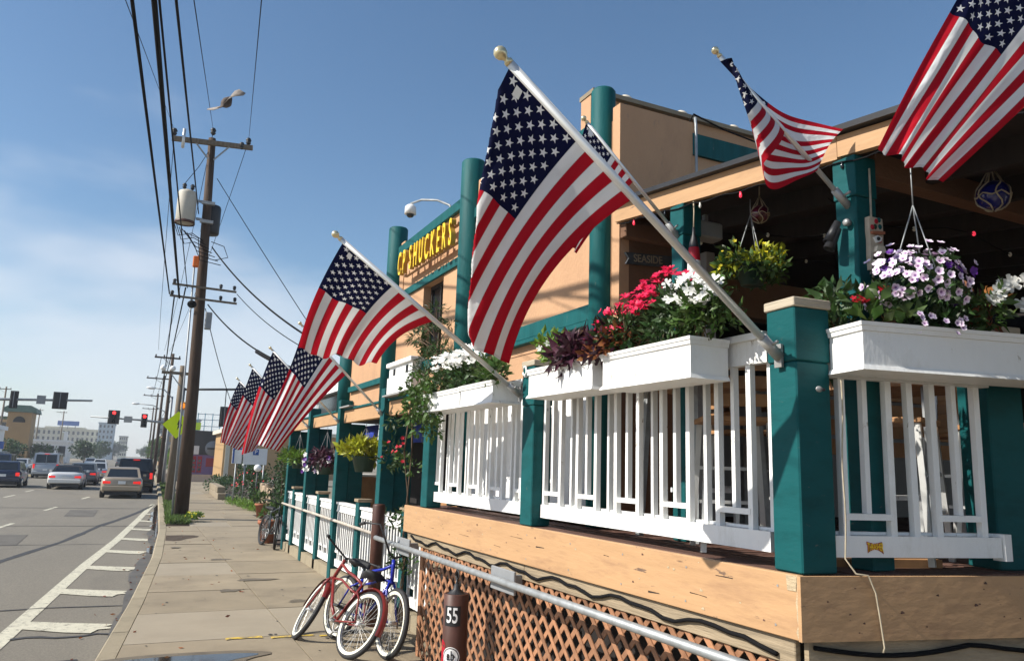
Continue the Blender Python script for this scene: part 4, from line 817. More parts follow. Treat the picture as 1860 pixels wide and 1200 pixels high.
# ------------------------------------------------------------------ planter planting
def plant(name, label, cat, p, group=None): return thing(name, label, cat, p, group=group)
def tw(n, fx, fy, fz): return [(fx(), fy(), fz()) for _ in range(n)]
random.seed(21)
# red pentas
t = plant('flower_plant', 'tall red pentas in bloom in the planter nearest the corner post', 'flowers', (2.58, 3.6, 2.53))
cl = [(2.60 + U(-.08, .1), 3.38 + U(-.1, .62), 2.60 + U(0, .17), .09, .13, .10) for _ in range(16)]
blob_leaves(cl, 110, .055, .38, M['leaf_dark'], 'leaves', t, .5)
b = MB(); [b.tube([(x, y, 2.53), (x + U(-.03, .03), y + U(-.03, .03), z + .1)], .004, 4) for x, y, z, *_ in cl]; b.build('stems', M['stem'], t)['kind'] = 'stuff'
heads = [(2.56, 4.02, 2.72), (2.55, 3.93, 2.78), (2.58, 3.86, 2.83), (2.6, 3.76, 2.86), (2.55, 3.72, 2.76), (2.62, 3.62, 2.91), (2.58, 3.58, 2.85), (2.62, 3.50, 2.93), (2.66, 3.46, 2.98), (2.56, 3.48, 2.84), (2.65, 3.36, 2.93), (2.54, 3.62, 2.80), (2.55, 3.86, 2.68), (2.66, 3.3, 2.90), (2.52, 3.52, 2.76), (2.55, 4.08, 2.66), (2.6, 3.95, 2.68), (2.64, 3.68, 2.93)]
for x, y, z in heads:
    for k in range(11): blossom('red', t, (x - .03 + U(-.04, .04), y + U(-.055, .055), z + .01 + U(-.02, .03)), U(.018, .025), (-.5, -.3, .8))
t = plant('flower_plant', 'white vinca clump in front of the flagpole at the corner', 'flowers', (2.6, 3.15, 2.53))
blob_leaves([(2.60 + U(-.06, .06), 3.13 + U(-.1, .12), 2.62 + U(0, .12), .08, .1, .08) for _ in range(9)], 70, .055, .4, M['leaf'], 'leaves', t, .5)
b = MB(); [b.tube([(2.6 + U(-.03, .03), 3.13 + U(-.05, .05), 2.53), (2.6 + U(-.08, .08), 3.13 + U(-.1, .1), 2.75)], .004, 4) for _ in range(8)]; b.build('stems', M['stem'], t)['kind'] = 'stuff'
for x, y, z in [(2.56, 3.28, 2.84), (2.57, 3.22, 2.85), (2.58, 3.17, 2.855), (2.6, 3.11, 2.85), (2.56, 3.27, 2.77), (2.54, 3.24, 2.75), (2.57, 3.30, 2.76), (2.57, 3.14, 2.79), (2.55, 3.10, 2.775), (2.56, 3.06, 2.80), (2.55, 3.12, 2.73), (2.56, 3.07, 2.72), (2.57, 3.02, 2.73), (2.6, 2.99, 2.80), (2.6, 3.02, 2.83), (2.55, 3.2, 2.73), (2.55, 3.05, 2.725), (2.57, 3.0, 2.76)]:
    for k in range(3): blossom('white', t, (x - .05 + U(-.02, .02), y + U(-.03, .03), z + U(-.01, .02)), U(.03, .038), (-.6, -.5, .6), .4)
t = plant('foliage_plant', 'dark purple-leaved sweet potato vine in the farther near planter', 'plant', (2.6, 4.3, 2.53))
blob_leaves([(2.58 + U(-.1, .08), 4.25 + U(-.3, .3), 2.57 + U(0, .1), .09, .11, .08) for _ in range(11)], 55, .085, .42, M['leaf_purple'], 'leaves', t, .3, .4)
t = plant('foliage_plant', 'green bushy plant with a few white blooms at the planter end', 'plant', (2.58, 4.65, 2.53))
blob_leaves([(2.57 + U(-.07, .08), 4.62 + U(-.1, .1), 2.6 + U(0, .12), .09, .09, .09) for _ in range(9)], 70, .055, .4, M['leaf_bright'], 'leaves', t, .5)
for k in range(6): blossom('white', t, (2.5 + U(-.05, .05), 4.66 + U(-.1, .1), 2.70 + U(-.06, .05)), .024)
t = plant('foliage_plant', 'rusty brown coleus between the purple vine and red pentas', 'plant', (2.58, 3.95, 2.53))
blob_leaves([(2.56 + U(-.07, .08), 3.98 + U(-.14, .16), 2.58 + U(0, .08), .08, .09, .08) for _ in range(8)], 60, .05, .5, M['leaf_rust'], 'leaves', t, .5)
# far planters
t = plant('flower_plant', 'white vinca and trailing greens in the far planter', 'flowers', (2.58, 6.5, 2.52))
blob_leaves([(2.58 + U(-.1, .1), 6.35 + U(-.5, .7), 2.57 + U(0, .13), .1, .14, .1) for _ in range(20)], 75, .055, .42, M['leaf_dark'], 'leaves', t, .5)
for k in range(75): blossom('white', t, (2.50 + U(-.09, .1), 6.35 + U(-.6, .55), 2.80 + U(-.08, .05)), U(.032, .045), (-.5, -.4, .7))
t = plant('foliage_plant', 'green vine spilling over the far end of the far planter', 'plant', (2.52, 7.1, 2.5))
blob_leaves([(2.48 + U(-.12, .12), 7.15 + U(-.2, .35), 2.45 + U(-.25, .25), .11, .13, .12) for _ in range(16)], 60, .06, .45, M['leaf'], 'leaves', t, -.2)
t = plant('foliage_plant', 'leafy green plant in the short planter by the post', 'plant', (2.58, 5.7, 2.53))
blob_leaves([(2.58 + U(-.08, .08), 5.7 + U(-.22, .22), 2.58 + U(0, .08), .09, .11, .08) for _ in range(8)], 60, .055, .42, M['leaf'], 'leaves', t, .4)
# near-side planter
def cp(a, d, z): return tuple(rp(a, .2 - d, z))
t = plant('flower_plant', 'broad-leaved plant with dark red plumes in the near planter', 'flowers', cp(.42, .1, 2.54))
c = []; d = []
for k in range(40):
    a = U(.28, .56); c.append(cp(a, U(.02, .2), 2.55 + U(0, .14))); d.append((U(-1, 1), U(-1, .6), U(.1, .9)))
leaves(c, d, .085 * (.7 + .6 * rng.random(len(c))), .55, M['leaf'], 'leaves', t, .35)
for a, z in ((.30, 2.66), (.44, 2.72)):
    for k in range(14): blossom('crimson', t, cp(a + U(-.04, .04), .1 + U(-.02, .02), z + U(-.01, .02)), .016, (0, -.4, .9))
t = plant('flower_plant', 'white impatiens standing tall in the near planter', 'flowers', cp(.98, .1, 2.54))
blob_leaves([(*cp(.98 + U(-.1, .1), U(.02, .2), 2.64 + U(-.05, .1)), .08, .08, .07) for _ in range(4)], 16, .06, .4, M['leaf_rust'], 'leaves', t, .3)
blob_leaves([(*cp(.98 + U(-.1, .1), U(.02, .2), 2.64 + U(-.05, .1)), .07, .07, .07) for _ in range(6)], 40, .06, .4, M['leaf'], 'foliage', t, .3)
for a, z in ((.90, 2.72), (.87, 2.69), (.95, 2.77), (.99, 2.79), (1.05, 2.68), (1.03, 2.67), (1.08, 2.81), (.93, 2.76)):
    for k in range(2): blossom('white', t, cp(a + .05 + U(-.015, .015), -.03 + U(0, .05), z + U(-.01, .01)), U(.034, .042), (-.3, -.8, .4), .4)
b = MB(); [b.tube([cp(.98 + U(-.02, .02), .12, 2.54), cp(.98 + U(-.1, .1), .12 + U(-.05, .05), 2.72)], .005, 4) for _ in range(6)]; b.build('stems', M['leaf_rust'], t)['kind'] = 'stuff'
t = plant('foliage_plant', 'low green plant with an orange bloom in the near planter', 'plant', cp(.74, .1, 2.54))
blob_leaves([(*cp(.72 + U(-.1, .12), U(.02, .2), 2.58 + U(-.02, .04)), .07, .07, .04) for _ in range(8)], 40, .06, .4, M['leaf_dark'], 'leaves', t, .3)
for k in range(5): blossom('orange', t, cp(.71 + U(-.02, .02), .08, 2.655 + U(-.01, .01)), .016)
t = plant('foliage_plant', 'dark leafy plant between corner post and near planter', 'plant', (2.98, 2.72, 2.4))
blob_leaves([(3.0 + U(-.08, .2), 2.72 + U(-.1, .1), 2.55 + U(-.15, .2), .08, .08, .09) for _ in range(8)], 40, .06, .4, M['leaf_dark'], 'leaves', t, .2)
blob_leaves([(3.0 + U(-.1, .16), 2.7 + U(-.1, .1), 2.66 + U(-.1, .12), .08, .08, .08) for _ in range(3)], 30, .06, .35, M['leaf'], 'tips', t, .2)
# evergreen and vines by the upper wall
t = plant('evergreen_shrub', 'feathery evergreen shrub rising in front of the upper window', 'shrub', (2.98, 8.35, 0))
b = MB(); b.tube([(2.98, 8.35, 0), (2.96, 8.3, 1.5), (2.97, 8.2, 3.0), (2.97, 8.15, 3.5)], [.035, .028, .018, .006], 7); b.build('trunk', M['bark'], t)
cl = [(2.96 + U(-.12, .1), 8.2 + U(-.75, .55), 2.85 + U(-.2, .75), .10, .15, .06) for _ in range(20)]
blob_leaves(cl, 60, .085, .16, M['leaf_dark'], 'crown', t, .1)
b = MB(); [b.tube([(2.97, 8.2, z - .2), (x, y, z)], .006, 4) for x, y, z, *_ in cl]; b.build('branches', M['bark'], t)['kind'] = 'stuff'
t = plant('climbing_vine', 'climbing vine with small red blooms at the deck end', 'vine', (2.92, 8.9, 0))
b = MB(); [b.tube([(2.92 + U(-.03, .03), 8.9 + U(-.1, .1), 0)] + [(2.92 + U(-.08, .08), 8.9 + U(-.25, .25), z) for z in (.5, 1., 1.5, 2., 2.6)], .010, 5) for _ in range(2)]; b.build('stems', M['bark'], t)
blob_leaves([(2.94 + U(-.1, .08), 9.05 + U(-.3, .4), zz_ + U(-.16, .16), .10, .12, .10) for zz_ in (2.55, 2.4, 1.95, 1.85, 1.95, 2.0, 1.2, 1.05, .7, .6, .3)], 42, .07, .4, M['leaf_dark'], 'crown', t, .2)
blob_leaves([(2.92 + U(-.1, .08), 9.05 + U(-.3, .4), zz_, .10, .13, .10) for zz_ in (2.5, 1.9, 1.8, 1.15, .7)], 36, .07, .4, M['leaf'], 'tips', t, .2)
for k in range(9): blossom('crimson', t, (2.82 + U(-.06, .06), 9.15 + U(-.35, .4), 1.98 + U(-.12, .2)), .026)
# ------------------------------------------------------------------ hanging baskets
def basket(label, c, pot_r, pot_h, hang_z, potm='green_pot'):
    t = thing('hanging_basket', label, 'hanging basket', c); x, y, z = c
    b = MB(); b.lathe([(0, z - pot_h), (pot_r * .66, z - pot_h), (pot_r * .97, z - .02), (pot_r * 1.05, z - .02), (pot_r * 1.05, z), (pot_r * .9, z), (pot_r * .9, z - .03), (0, z - .03)], (x, y, 0), n=20); b.build('pot', M[potm], t)
    for k in range(3):
        a = k * 2.094 + .4; b = MB(); b.tube([(x + pot_r * math.cos(a), y + pot_r * math.sin(a), z), (x, y, min(z + pot_r * 3.2, hang_z - .08))], .0035, 4); b.build('chain', M['galv'], t)
    b = MB(); b.tube([(x, y, min(z + pot_r * 3.2, hang_z - .08)), (x, y, hang_z)], .004, 4); b.build('hook', M['galv'], t); return t
t = basket('hanging basket of yellow-green foliage in a dark green pot', (3.39, 3.62, 3.16), .105, .13, 3.6)
blob_leaves([(3.39 + .17 * math.cos(a) * U(.3, 1.15), 3.62 + .17 * math.sin(a) * U(.3, 1.1), 3.17 + U(-.06, .09), .07, .07, .05) for a in np.linspace(0, 12, 12)], 42, .042, .5, M['leaf_lime'], 'leaves', t, .2)
blob_leaves([(3.39 + .17 * math.cos(a) * U(.3, 1.15), 3.62 + .17 * math.sin(a) * U(.3, 1.1), 3.16 + U(-.08, .06), .07, .07, .06) for a in np.linspace(0, 12, 16)], 40, .045, .5, M['leaf'], 'foliage', t, .2)
for k in range(22): a = U(0, 6.3); blossom('yellow', t, (3.39 + .2 * math.cos(a), 3.62 + .2 * math.sin(a), 3.2 + U(-.1, .09)), .014)
px_, py_, pz_ = 3.27, 2.39, 2.80
t = basket('hanging basket overflowing with pale lilac petunias', (px_, py_, pz_ - .02), .12, .14, 3.42)
blob_leaves([(px_ + .17 * math.cos(a) * U(.3, 1), py_ + .17 * math.sin(a) * U(.3, 1), pz_ - .02 + U(-.13, .1), .09, .09, .07) for a in np.linspace(0, 15, 26)], 45, .04, .45, M['leaf_dark'], 'leaves', t, 0)
random.seed(8)
for k in range(210):
    a = U(0, 6.283); e = U(-.75, 1.3); rr = .222 * U(.74, 1.14) * (1 + .12 * math.sin(3 * a)); f = Vector((math.cos(a) * math.cos(e), math.sin(a) * math.cos(e), math.sin(e)))
    p = Vector((px_, py_, pz_ - .02)) + Vector((f.x * rr, f.y * rr, f.z * rr * .75)); blossom('purple' if random.random() < .1 else 'petunia', t, p, U(.017, .022), tuple(f + Vector((-.15, -.25, .15))), .25)
for k in range(14):
    a = U(3.4, 5.2); blossom('petunia', t, (px_ + .2 * math.cos(a) + U(-.03, .03), py_ + .18 * math.sin(a), pz_ - .2 - U(0, .1)), .016, (-.3, -.9, .2), .3)
t = basket('hanging basket of bright yellow leaves under the porch beam', (3.22, 11.95, 1.96), .2, .24, 2.5)
blob_leaves([(3.22 + .36 * math.cos(a) * U(.3, 1), 11.95 + .36 * math.sin(a) * U(.3, 1), 2.04 + U(-.06, .1), .13, .13, .08) for a in np.linspace(0, 12, 18)], 50, .11, .38, M['leaf_lime'], 'leaves', t, .6)
t = basket('hanging basket of white and dark purple petunias on the porch', (3.2, 14.6, 1.85), .2, .22, 2.5)
blob_leaves([(3.2 + .34 * math.cos(a) * U(.3, 1), 14.6 + .4 * math.sin(a) * U(.3, 1), 1.9 + U(-.14, .12), .13, .13, .1) for a in np.linspace(0, 12, 18)], 45, .09, .4, M['leaf_purple'], 'leaves', t, .2)
for k in range(40): a = U(0, 6.3); blossom('white' if random.random() < .6 else 'purple', t, (3.2 + .42 * math.cos(a), 14.6 + .45 * math.sin(a), 1.88 + U(-.22, .14)), U(.035, .05), (-.7, -.6, .2))
t = basket('hanging basket of green foliage at the far porch end', (3.15, 17.0, 1.9), .17, .2, 2.5)
blob_leaves([(3.15 + .3 * math.cos(a) * U(.3, 1), 17. + .3 * math.sin(a) * U(.3, 1), 1.94 + U(-.05, .08), .14, .14, .08) for a in np.linspace(0, 12, 14)], 50, .1, .4, M['leaf_bright'], 'leaves', t, .4)
# ------------------------------------------------------------------ floats, buoy, tiki, lamps under the patio roof
def net_float(label, c, r, top, gm):
    t = thing('glass_float', label, 'glass float', c); b = MB(); b.ball(c, r, 24, 16); b.build('globe', M[gm], t)
    n = 6
    for k in range(n):
        a = k * 2 * math.pi / n
        pts = [(c[0], c[1], c[2] + r * 2.1)] + [(c[0] + r * 1.05 * math.sin(e) * math.cos(a + .35 * math.sin(e * 3)), c[1] + r * 1.05 * math.sin(e) * math.sin(a + .35 * math.sin(e * 3)), c[2] + r * 1.05 * math.cos(e)) for e in np.linspace(.75, 3.0, 9)]
        b = MB(); b.tube(pts, r * .05, 5); b.build('net_cord', M['rope'], t)
    b = MB(); b.tube([(c[0], c[1], c[2] + r * 2.05), (c[0] + .004, c[1], top)], r * .07, 6); b.build('hanging_rope', M['rope'], t)
    b = MB(); b.tube([(c[0] + r * 1.03 * math.cos(q), c[1] + r * 1.03 * math.sin(q), c[2] - .1 * r + .12 * r * math.cos(6 * q)) for q in np.linspace(0, 6.28, 25)], r * .05, 5); b.build('net_ring', M['rope'], t); return t
net_float('blue glass fishing float in a rope net', (4.0, 2.45, 3.37), .082, 3.6, 'glass_blue'); net_float('small red glass fishing float in a rope net', (3.45, 3.6, 3.505), .058, 3.74, 'glass_red')
bu = thing('lobster_buoy', 'slim lobster buoy banded black red and white', 'buoy', (3.16, 3.9, 3.1))
for nm, m_, pr_ in (('black_band', 'blackmetal', [(0, 3.45), (.008, 3.45), (.012, 3.40), (.03, 3.34), (.034, 3.31)]), ('red_band', 'fl_crimson', [(.034, 3.309), (.042, 3.22)]), ('white_band', 'white', [(.042, 3.219), (.045, 3.14), (.03, 3.11), (0, 3.10)])):
    b = MB(); b.lathe(pr_, (3.16, 3.9, 0), n=14); b.build(nm, M[m_], bu)
b = MB(); b.tube([(3.16, 3.9, 3.44), (3.165, 3.9, 3.56), (3.16, 3.9, 3.66)], .005, 5); b.build('hanging_rope', M['rope'], bu)
tk = thing('tiki_mask', 'carved pale tiki mask with one fierce eye on the patio post', 'mask', (3.245, 2.59, 2.88))
tm = mat('tiki_paint', (.50, .42, .32), .7, .12, 20, bump=.4, bscale=50)
prof = [(-.047, 2.88), (.047, 2.88), (.05, 2.95), (.046, 3.04), (.05, 3.08), (.047, 3.155), (-.047, 3.155), (-.05, 3.08), (-.046, 3.04), (-.05, 2.95)]
b = MB(); b.prism([(3.25 + x, z) for x, z in prof], 'Y', 2.585, 2.612); b.build('face', tm, tk)
def tkb(nm, m_, pts, y0=2.575): b = MB(); b.prism([(3.25 + x, z) for x, z in pts], 'Y', y0, 2.5845); b.build(nm, M[m_], tk)
tkb('brow', 'terracotta', [(-.045, 3.075), (.045, 3.085), (.045, 3.072), (.0, 3.062), (-.045, 3.062)], 2.57); tkb('eye_white', 'white', [(-.032, 3.045), (-.005, 3.06), (.028, 3.05), (.02, 3.03), (-.012, 3.02)]); tkb('eye_rim', 'fl_crimson', [(.012, 3.055), (.034, 3.05), (.024, 3.026), (.006, 3.024)], 2.578)
b = MB(); b.ball((3.246, 2.573, 3.041), .010, 10, 6); b.build('pupil', M['blackmetal'], tk)
tkb('nose', 'shell', [(-.02, 3.0), (.03, 3.005), (.042, 2.975), (.01, 2.965), (-.03, 2.97)], 2.566); tkb('mouth', 'dark_wood', [(-.036, 2.945), (.03, 2.955), (.034, 2.94), (-.034, 2.93)], 2.58); tkb('lip', 'shell', [(-.04, 2.928), (.04, 2.938), (.042, 2.92), (-.042, 2.912)], 2.57)
for q, (x, z, m_) in enumerate(((-.03, 3.10, 'fl_crimson'), (.0, 3.135, 'fl_crimson'), (-.01, 3.105, 'green_pot'), (.025, 3.11, 'teal'), (.02, 3.145, 'teal'))): b = MB(); b.ball((3.25 + x, 2.583, z), .014, 8, 5, (1, .4, 1)); b.build('painted_flower', M[m_], tk)
sp_ = thing('spot_lamp', 'twin black spot lamp clamped to the patio roof post', 'lamp', (3.12, 2.68, 3.12))
b = MB(); b.lathe([(0, 0), (.017, 0), (.02, .02), (.014, .03), (0, .03)], (3.145, 2.66, 3.13), n=12, M=Matrix.Rotation(R(-90), 3, 'Y')); b.build('mount', M['bracket'], sp_)
for dz in (0, -.035): b = MB(); b.lathe([(0, -.02), (.018, -.02), (.03, .10), (.027, .10), (.02, .0), (0, 0)], (3.10, 2.70, 3.12 + dz), n=12, M=Matrix.Rotation(R(205), 3, Vector((.6, 1, 0)).normalized()) ); b.build('lamp_head', M['blackmetal'], sp_)
sk = thing('loudspeaker', 'pale box loudspeaker hung under the patio roof', 'loudspeaker', (3.35, 4.1, 3.5)); b = MB(); b.cbox(3.28, 3.5, 4.0, 4.12, 3.44, 3.56, .012); b.build('cabinet', M['grey_metal'], sk); b = MB(); b.lathe([(0, -.02), (.03, -.02), (.045, 0), (0, 0)], (3.279, 4.05, 3.5), n=12, M=Matrix.Rotation(R(90), 3, 'Y')); b.build('cone', M['blackmetal'], sk)
b = MB(); b.bar((3.39, 4.06, 3.561), (3.39, 4.06, 3.62), .03, .03); b.build('hanger', M['galv'], sk)
ss = thing('arrow_sign', 'weathered wooden arrow sign lettered SEASIDE on the shaded wall', 'sign', (3.45, 4.82, 3.45))
Ms = Matrix.Translation((3.24, 4.82, 3.47)) @ Matrix.Rotation(R(-4), 4, 'Y')
b = MB(); b.prism([(0, 0), (.03, .045), (0, .09), (.62, .09), (.68, .045), (.62, 0)], 'Y', -.012, .012); o = b.build('board', mat('sign_board', (.05, .055, .06), .8, .4, 12), ss); o.matrix_basis = Ms @ Matrix.Translation((0, 0, -.045))
o = link(bpy.data.objects.new('lettering', text_mesh('SEASIDE', .085, .002, M['concrete'], 'LEFT', .9))); attach(o, ss); o.matrix_basis = Ms @ Matrix.Translation((.07, -.0145, .0)) @ Matrix.Rotation(R(90), 4, 'X')
# string lights along the fascia
sl_ = thing('string_lights', 'string of small coloured bulbs draped along the patio fascia', 'string lights', (3.14, 3.6, 3.6))
pts = []
for i in range(60): y = 4.78 - i * .075; pts.append((3.138, y, rzz(y) - .165 - .018 * abs(math.sin(i * .8))))
b = MB(); b.tube(pts, .0045, 5); b.build('flex', M['wire'], sl_)
for i in range(3, 60, 5): x, y, z = pts[i]; b = MB(); b.lathe([(0, 0), (.006, 0), (.006, -.012), (.009, -.02), (.008, -.032), (0, -.04)], (x, y, z), n=8); b.build('bulb', M['bulb_red' if i % 3 == 0 else ('bulb_white' if i % 2 else 'glass_dark')], sl_)
sl2 = thing('string_lights', 'string of red and white bulbs in the dark under the patio roof', 'string lights', (4.5, 3.6, 3.6))
for q in range(3):
    pts = [(3.5 + i * .25, 3.1 + q * .7 + .05 * math.sin(i), rzz(3.1 + q * .7) - .22 - .07 * abs(math.sin(i * .7 + q))) for i in range(20)]; b = MB(); b.tube(pts, .004, 4); b.build('flex', M['wire'], sl2)
    for i in range(1, 20, 2): b = MB(); b.ball(pts[i], .012, 8, 5, (1, 1, 1.4)); b.build('bulb', M['bulb_red' if (i + q) % 4 == 1 else 'bulb_white'], sl2)
b = MB(); b.tube([(3.24 + .0, 2.60, 3.42), (3.235, 2.603, 2.9), (3.2, 2.6, 2.5)], .006, 5); tag(b.build('conduit_cable', M['rope']), 'pale cable running down the patio roof post', 'cable')
b = MB(); b.tube([rp(.23 + .005 * math.sin(i), .012 - .002 * i, 2.3 - i * .08) for i in range(11)] + [rp(.25, .03, 1.44), rp(.30, .045, 1.435), rp(.335, .045, 1.36), rp(.355, .04, 1.25), rp(.365, .04, 1.17), rp(.37, .04, 1.13), rp(.362, .04, 1.11)], .004, 6); tag(b.build('extension_cord', M['rope']), 'thin tan cord hanging over the near rim beam', 'cord')
b = MB(); b.cbox(*[0] * 0) if False else None
hk = thing('wall_hook', 'small white hook plate on the shaded face of the corner post', 'hook', tuple(rp(.12, .0, 2.25)))
b = MB(); b.ball(tuple(rp(.11, .017, 2.25)), .018, 10, 6, (1.2, .4, .8)); b.build('plate', M['bracket'], hk); b = MB(); b.ball(tuple(rp(.125, .028, 2.247)), .008, 8, 5); b.build('knob', M['blackmetal'], hk)
hk = thing('eye_hook', 'white metal hook on the top of the middle deck post', 'hook', (2.69, 5.35, 2.6)); b = MB(); b.tube([(2.675, 5.36 + .03 * math.cos(q), 2.6 + .035 * math.sin(q)) for q in np.linspace(.5, 6, 10)], .008, 6); b.tube([(2.70, 5.36, 2.56), (2.675, 5.36, 2.565)], .012, 6); b.build('ring', M['white_clean'], hk)
# sticker on the near bottom rail
st = thing('rail_sticker', 'small flame-lettered sticker on the near bottom rail', 'sticker', tuple(rp(.42, -.05, 1.55)))
Mx = Matrix.Translation(rp(.42, -.053, 1.548)) @ Matrix.Rotation(-TH, 4, 'Z') @ Matrix.Rotation(R(90), 4, 'X')
sm = text_mesh('THRASHER', .034, .0006, M['fl_crimson'], xs=.5, bevel=.0022); sm2 = text_mesh('THRASHER', .034, .0006, M['yellow_sign'], xs=.5)
for m_ in (sm, sm2):
    for v in m_.vertices: k = abs(v.co.x) / .042; v.co.y = v.co.y * (1 + .9 * k * k) - .006 * k * k
o = link(bpy.data.objects.new('outline', sm)); attach(o, st); o.matrix_basis = Mx; o = link(bpy.data.objects.new('lettering', sm2)); attach(o, st); o.matrix_basis = Mx @ Matrix.Translation((0, 0, .0035))
# ------------------------------------------------------------------ pipe rail, bollard, numbered buoy
pr_o = thing('pipe_rail', 'grey galvanised pipe rail running along the sidewalk edge', 'handrail', (2.5, 9, 0))
b = MB(); b.tube([(2.5, 1.6, 1.03), (2.5, 5.1, 1.035), (2.5, 8.6, 1.045)], .026, 12); b.build('pipe', M['galv'], pr_o)
b = MB(); b.tube([(2.975, 9.9, .93), (2.975, 13.7, .945), (2.975, 17.5, .955)], .022, 10); b.build('pipe', mat('peeling_pipe', (.45, .40, .34), .7, .25, 6, dirt=(.16, .12, .09), dscale=5), pr_o)
for y in (5.35, 7.72): b = MB(); b.cbox(2.53, 2.55, y - .2, y + .2, .955, 1.12, .004); b.build('mounting_plate', M['grey_metal'], pr_o); b = MB(); b.box(2.551, 2.69, y - .02, y + .02, .99, 1.07); b.build('stand_off', M['grey_metal'], pr_o)

b = MB(); b.lathe([(0, 0), (.075, 0), (.075, 1.36), (.065, 1.38), (0, 1.385)], (2.68, 9.15, 0), n=20); tag(b.build('steel_bollard', M['brown_paint']), 'brown steel bollard standing behind the leaning bicycles', 'bollard')
nb = thing('numbered_buoy', 'brown cylindrical channel buoy marked 55 beside the lattice', 'buoy', (2.42, 5.95, 0))
bx_, by_ = 2.42, 5.95; b = MB(); b.lathe([(0, 0), (.088, 0), (.098, .04), (.098, .855), (.092, .86), (.085, .85), (0, .85)], (bx_, by_, 0), n=28); b.build('body', M['brown_paint'], nb)
b = MB(); b.lathe([(.08, .851), (.03, .89), (.02, .93), (0, .935)], (bx_, by_, 0), n=14); b.tube([(bx_, by_, .90), (bx_, by_, .965)], .012, 6); b.build('shackle', M['blackmetal'], nb); b = MB(); b.tube([(bx_, by_ + .032 * math.cos(q), 1.0 + .036 * math.sin(q)) for q in np.linspace(0, 6.0, 16)], .007, 6); b.build('ring', M['blackmetal'], nb)
# face direction towards the sidewalk and the viewer
fa = math.atan2(-.78, -.62)
def on_buoy(m_, name, z, mat_rot=0, da=0., rad=.1005):
    a = fa + da; o = link(bpy.data.objects.new(name, m_)); attach(o, nb); o.matrix_basis = Matrix.Translation((bx_, by_, z)) @ Matrix.Rotation(a + math.pi / 2, 4, 'Z') @ Matrix.Rotation(R(90), 4, 'X'); return o
def wrap(m_, rad):
    for v in m_.vertices: a = v.co.x / rad; r_ = rad + v.co.z; v.co.x = r_ * math.sin(a); v.co.z = r_ * math.cos(a)
    return m_
def gridrect(w, h, m_, n=10):
    b = MB(); b.add([(-w / 2 + w * i / n, y, 0) for i in range(n + 1) for y in (-h / 2, h / 2)], [(2 * i, 2 * i + 2, 2 * i + 3, 2 * i + 1) for i in range(n)]); return b.mesh('plate', m_)
on_buoy(wrap(gridrect(.135, .15, M['blackmetal']), .0995), 'number_plate', .70)
on_buoy(wrap(text_mesh('55', .16, .0012, M['white_clean'], xs=.62), .102), 'number', .70)
def disc(r0, m_, n=28): b = MB(); b.add([(0, 0, 0)] + [(r0 * math.cos(2 * math.pi * k / n), r0 * math.sin(2 * math.pi * k / n), 0) for k in range(n)], [(0, 1 + k, 1 + (k + 1) % n) for k in range(n)]); return b.mesh('disc', m_)
on_buoy(wrap(disc(.072, M['white_clean']), .0995), 'emblem_disc', .40, da=.0); on_buoy(wrap(disc(.065, M['blackmetal']), .1005), 'emblem_ring', .40); on_buoy(wrap(disc(.058, M['white_clean']), .1012), 'emblem_field', .40); on_buoy(wrap(text_mesh('ab', .1, .0008, M['blackmetal'], xs=.7), .1022), 'emblem_letters', .405)
on_buoy(wrap(disc(.045, M['fl_crimson']), .0995), 'red_mark', .47, da=-.98); on_buoy(wrap(gridrect(.06, .12, M['fl_crimson']), .0995), 'red_mark', .38, da=-1.0)
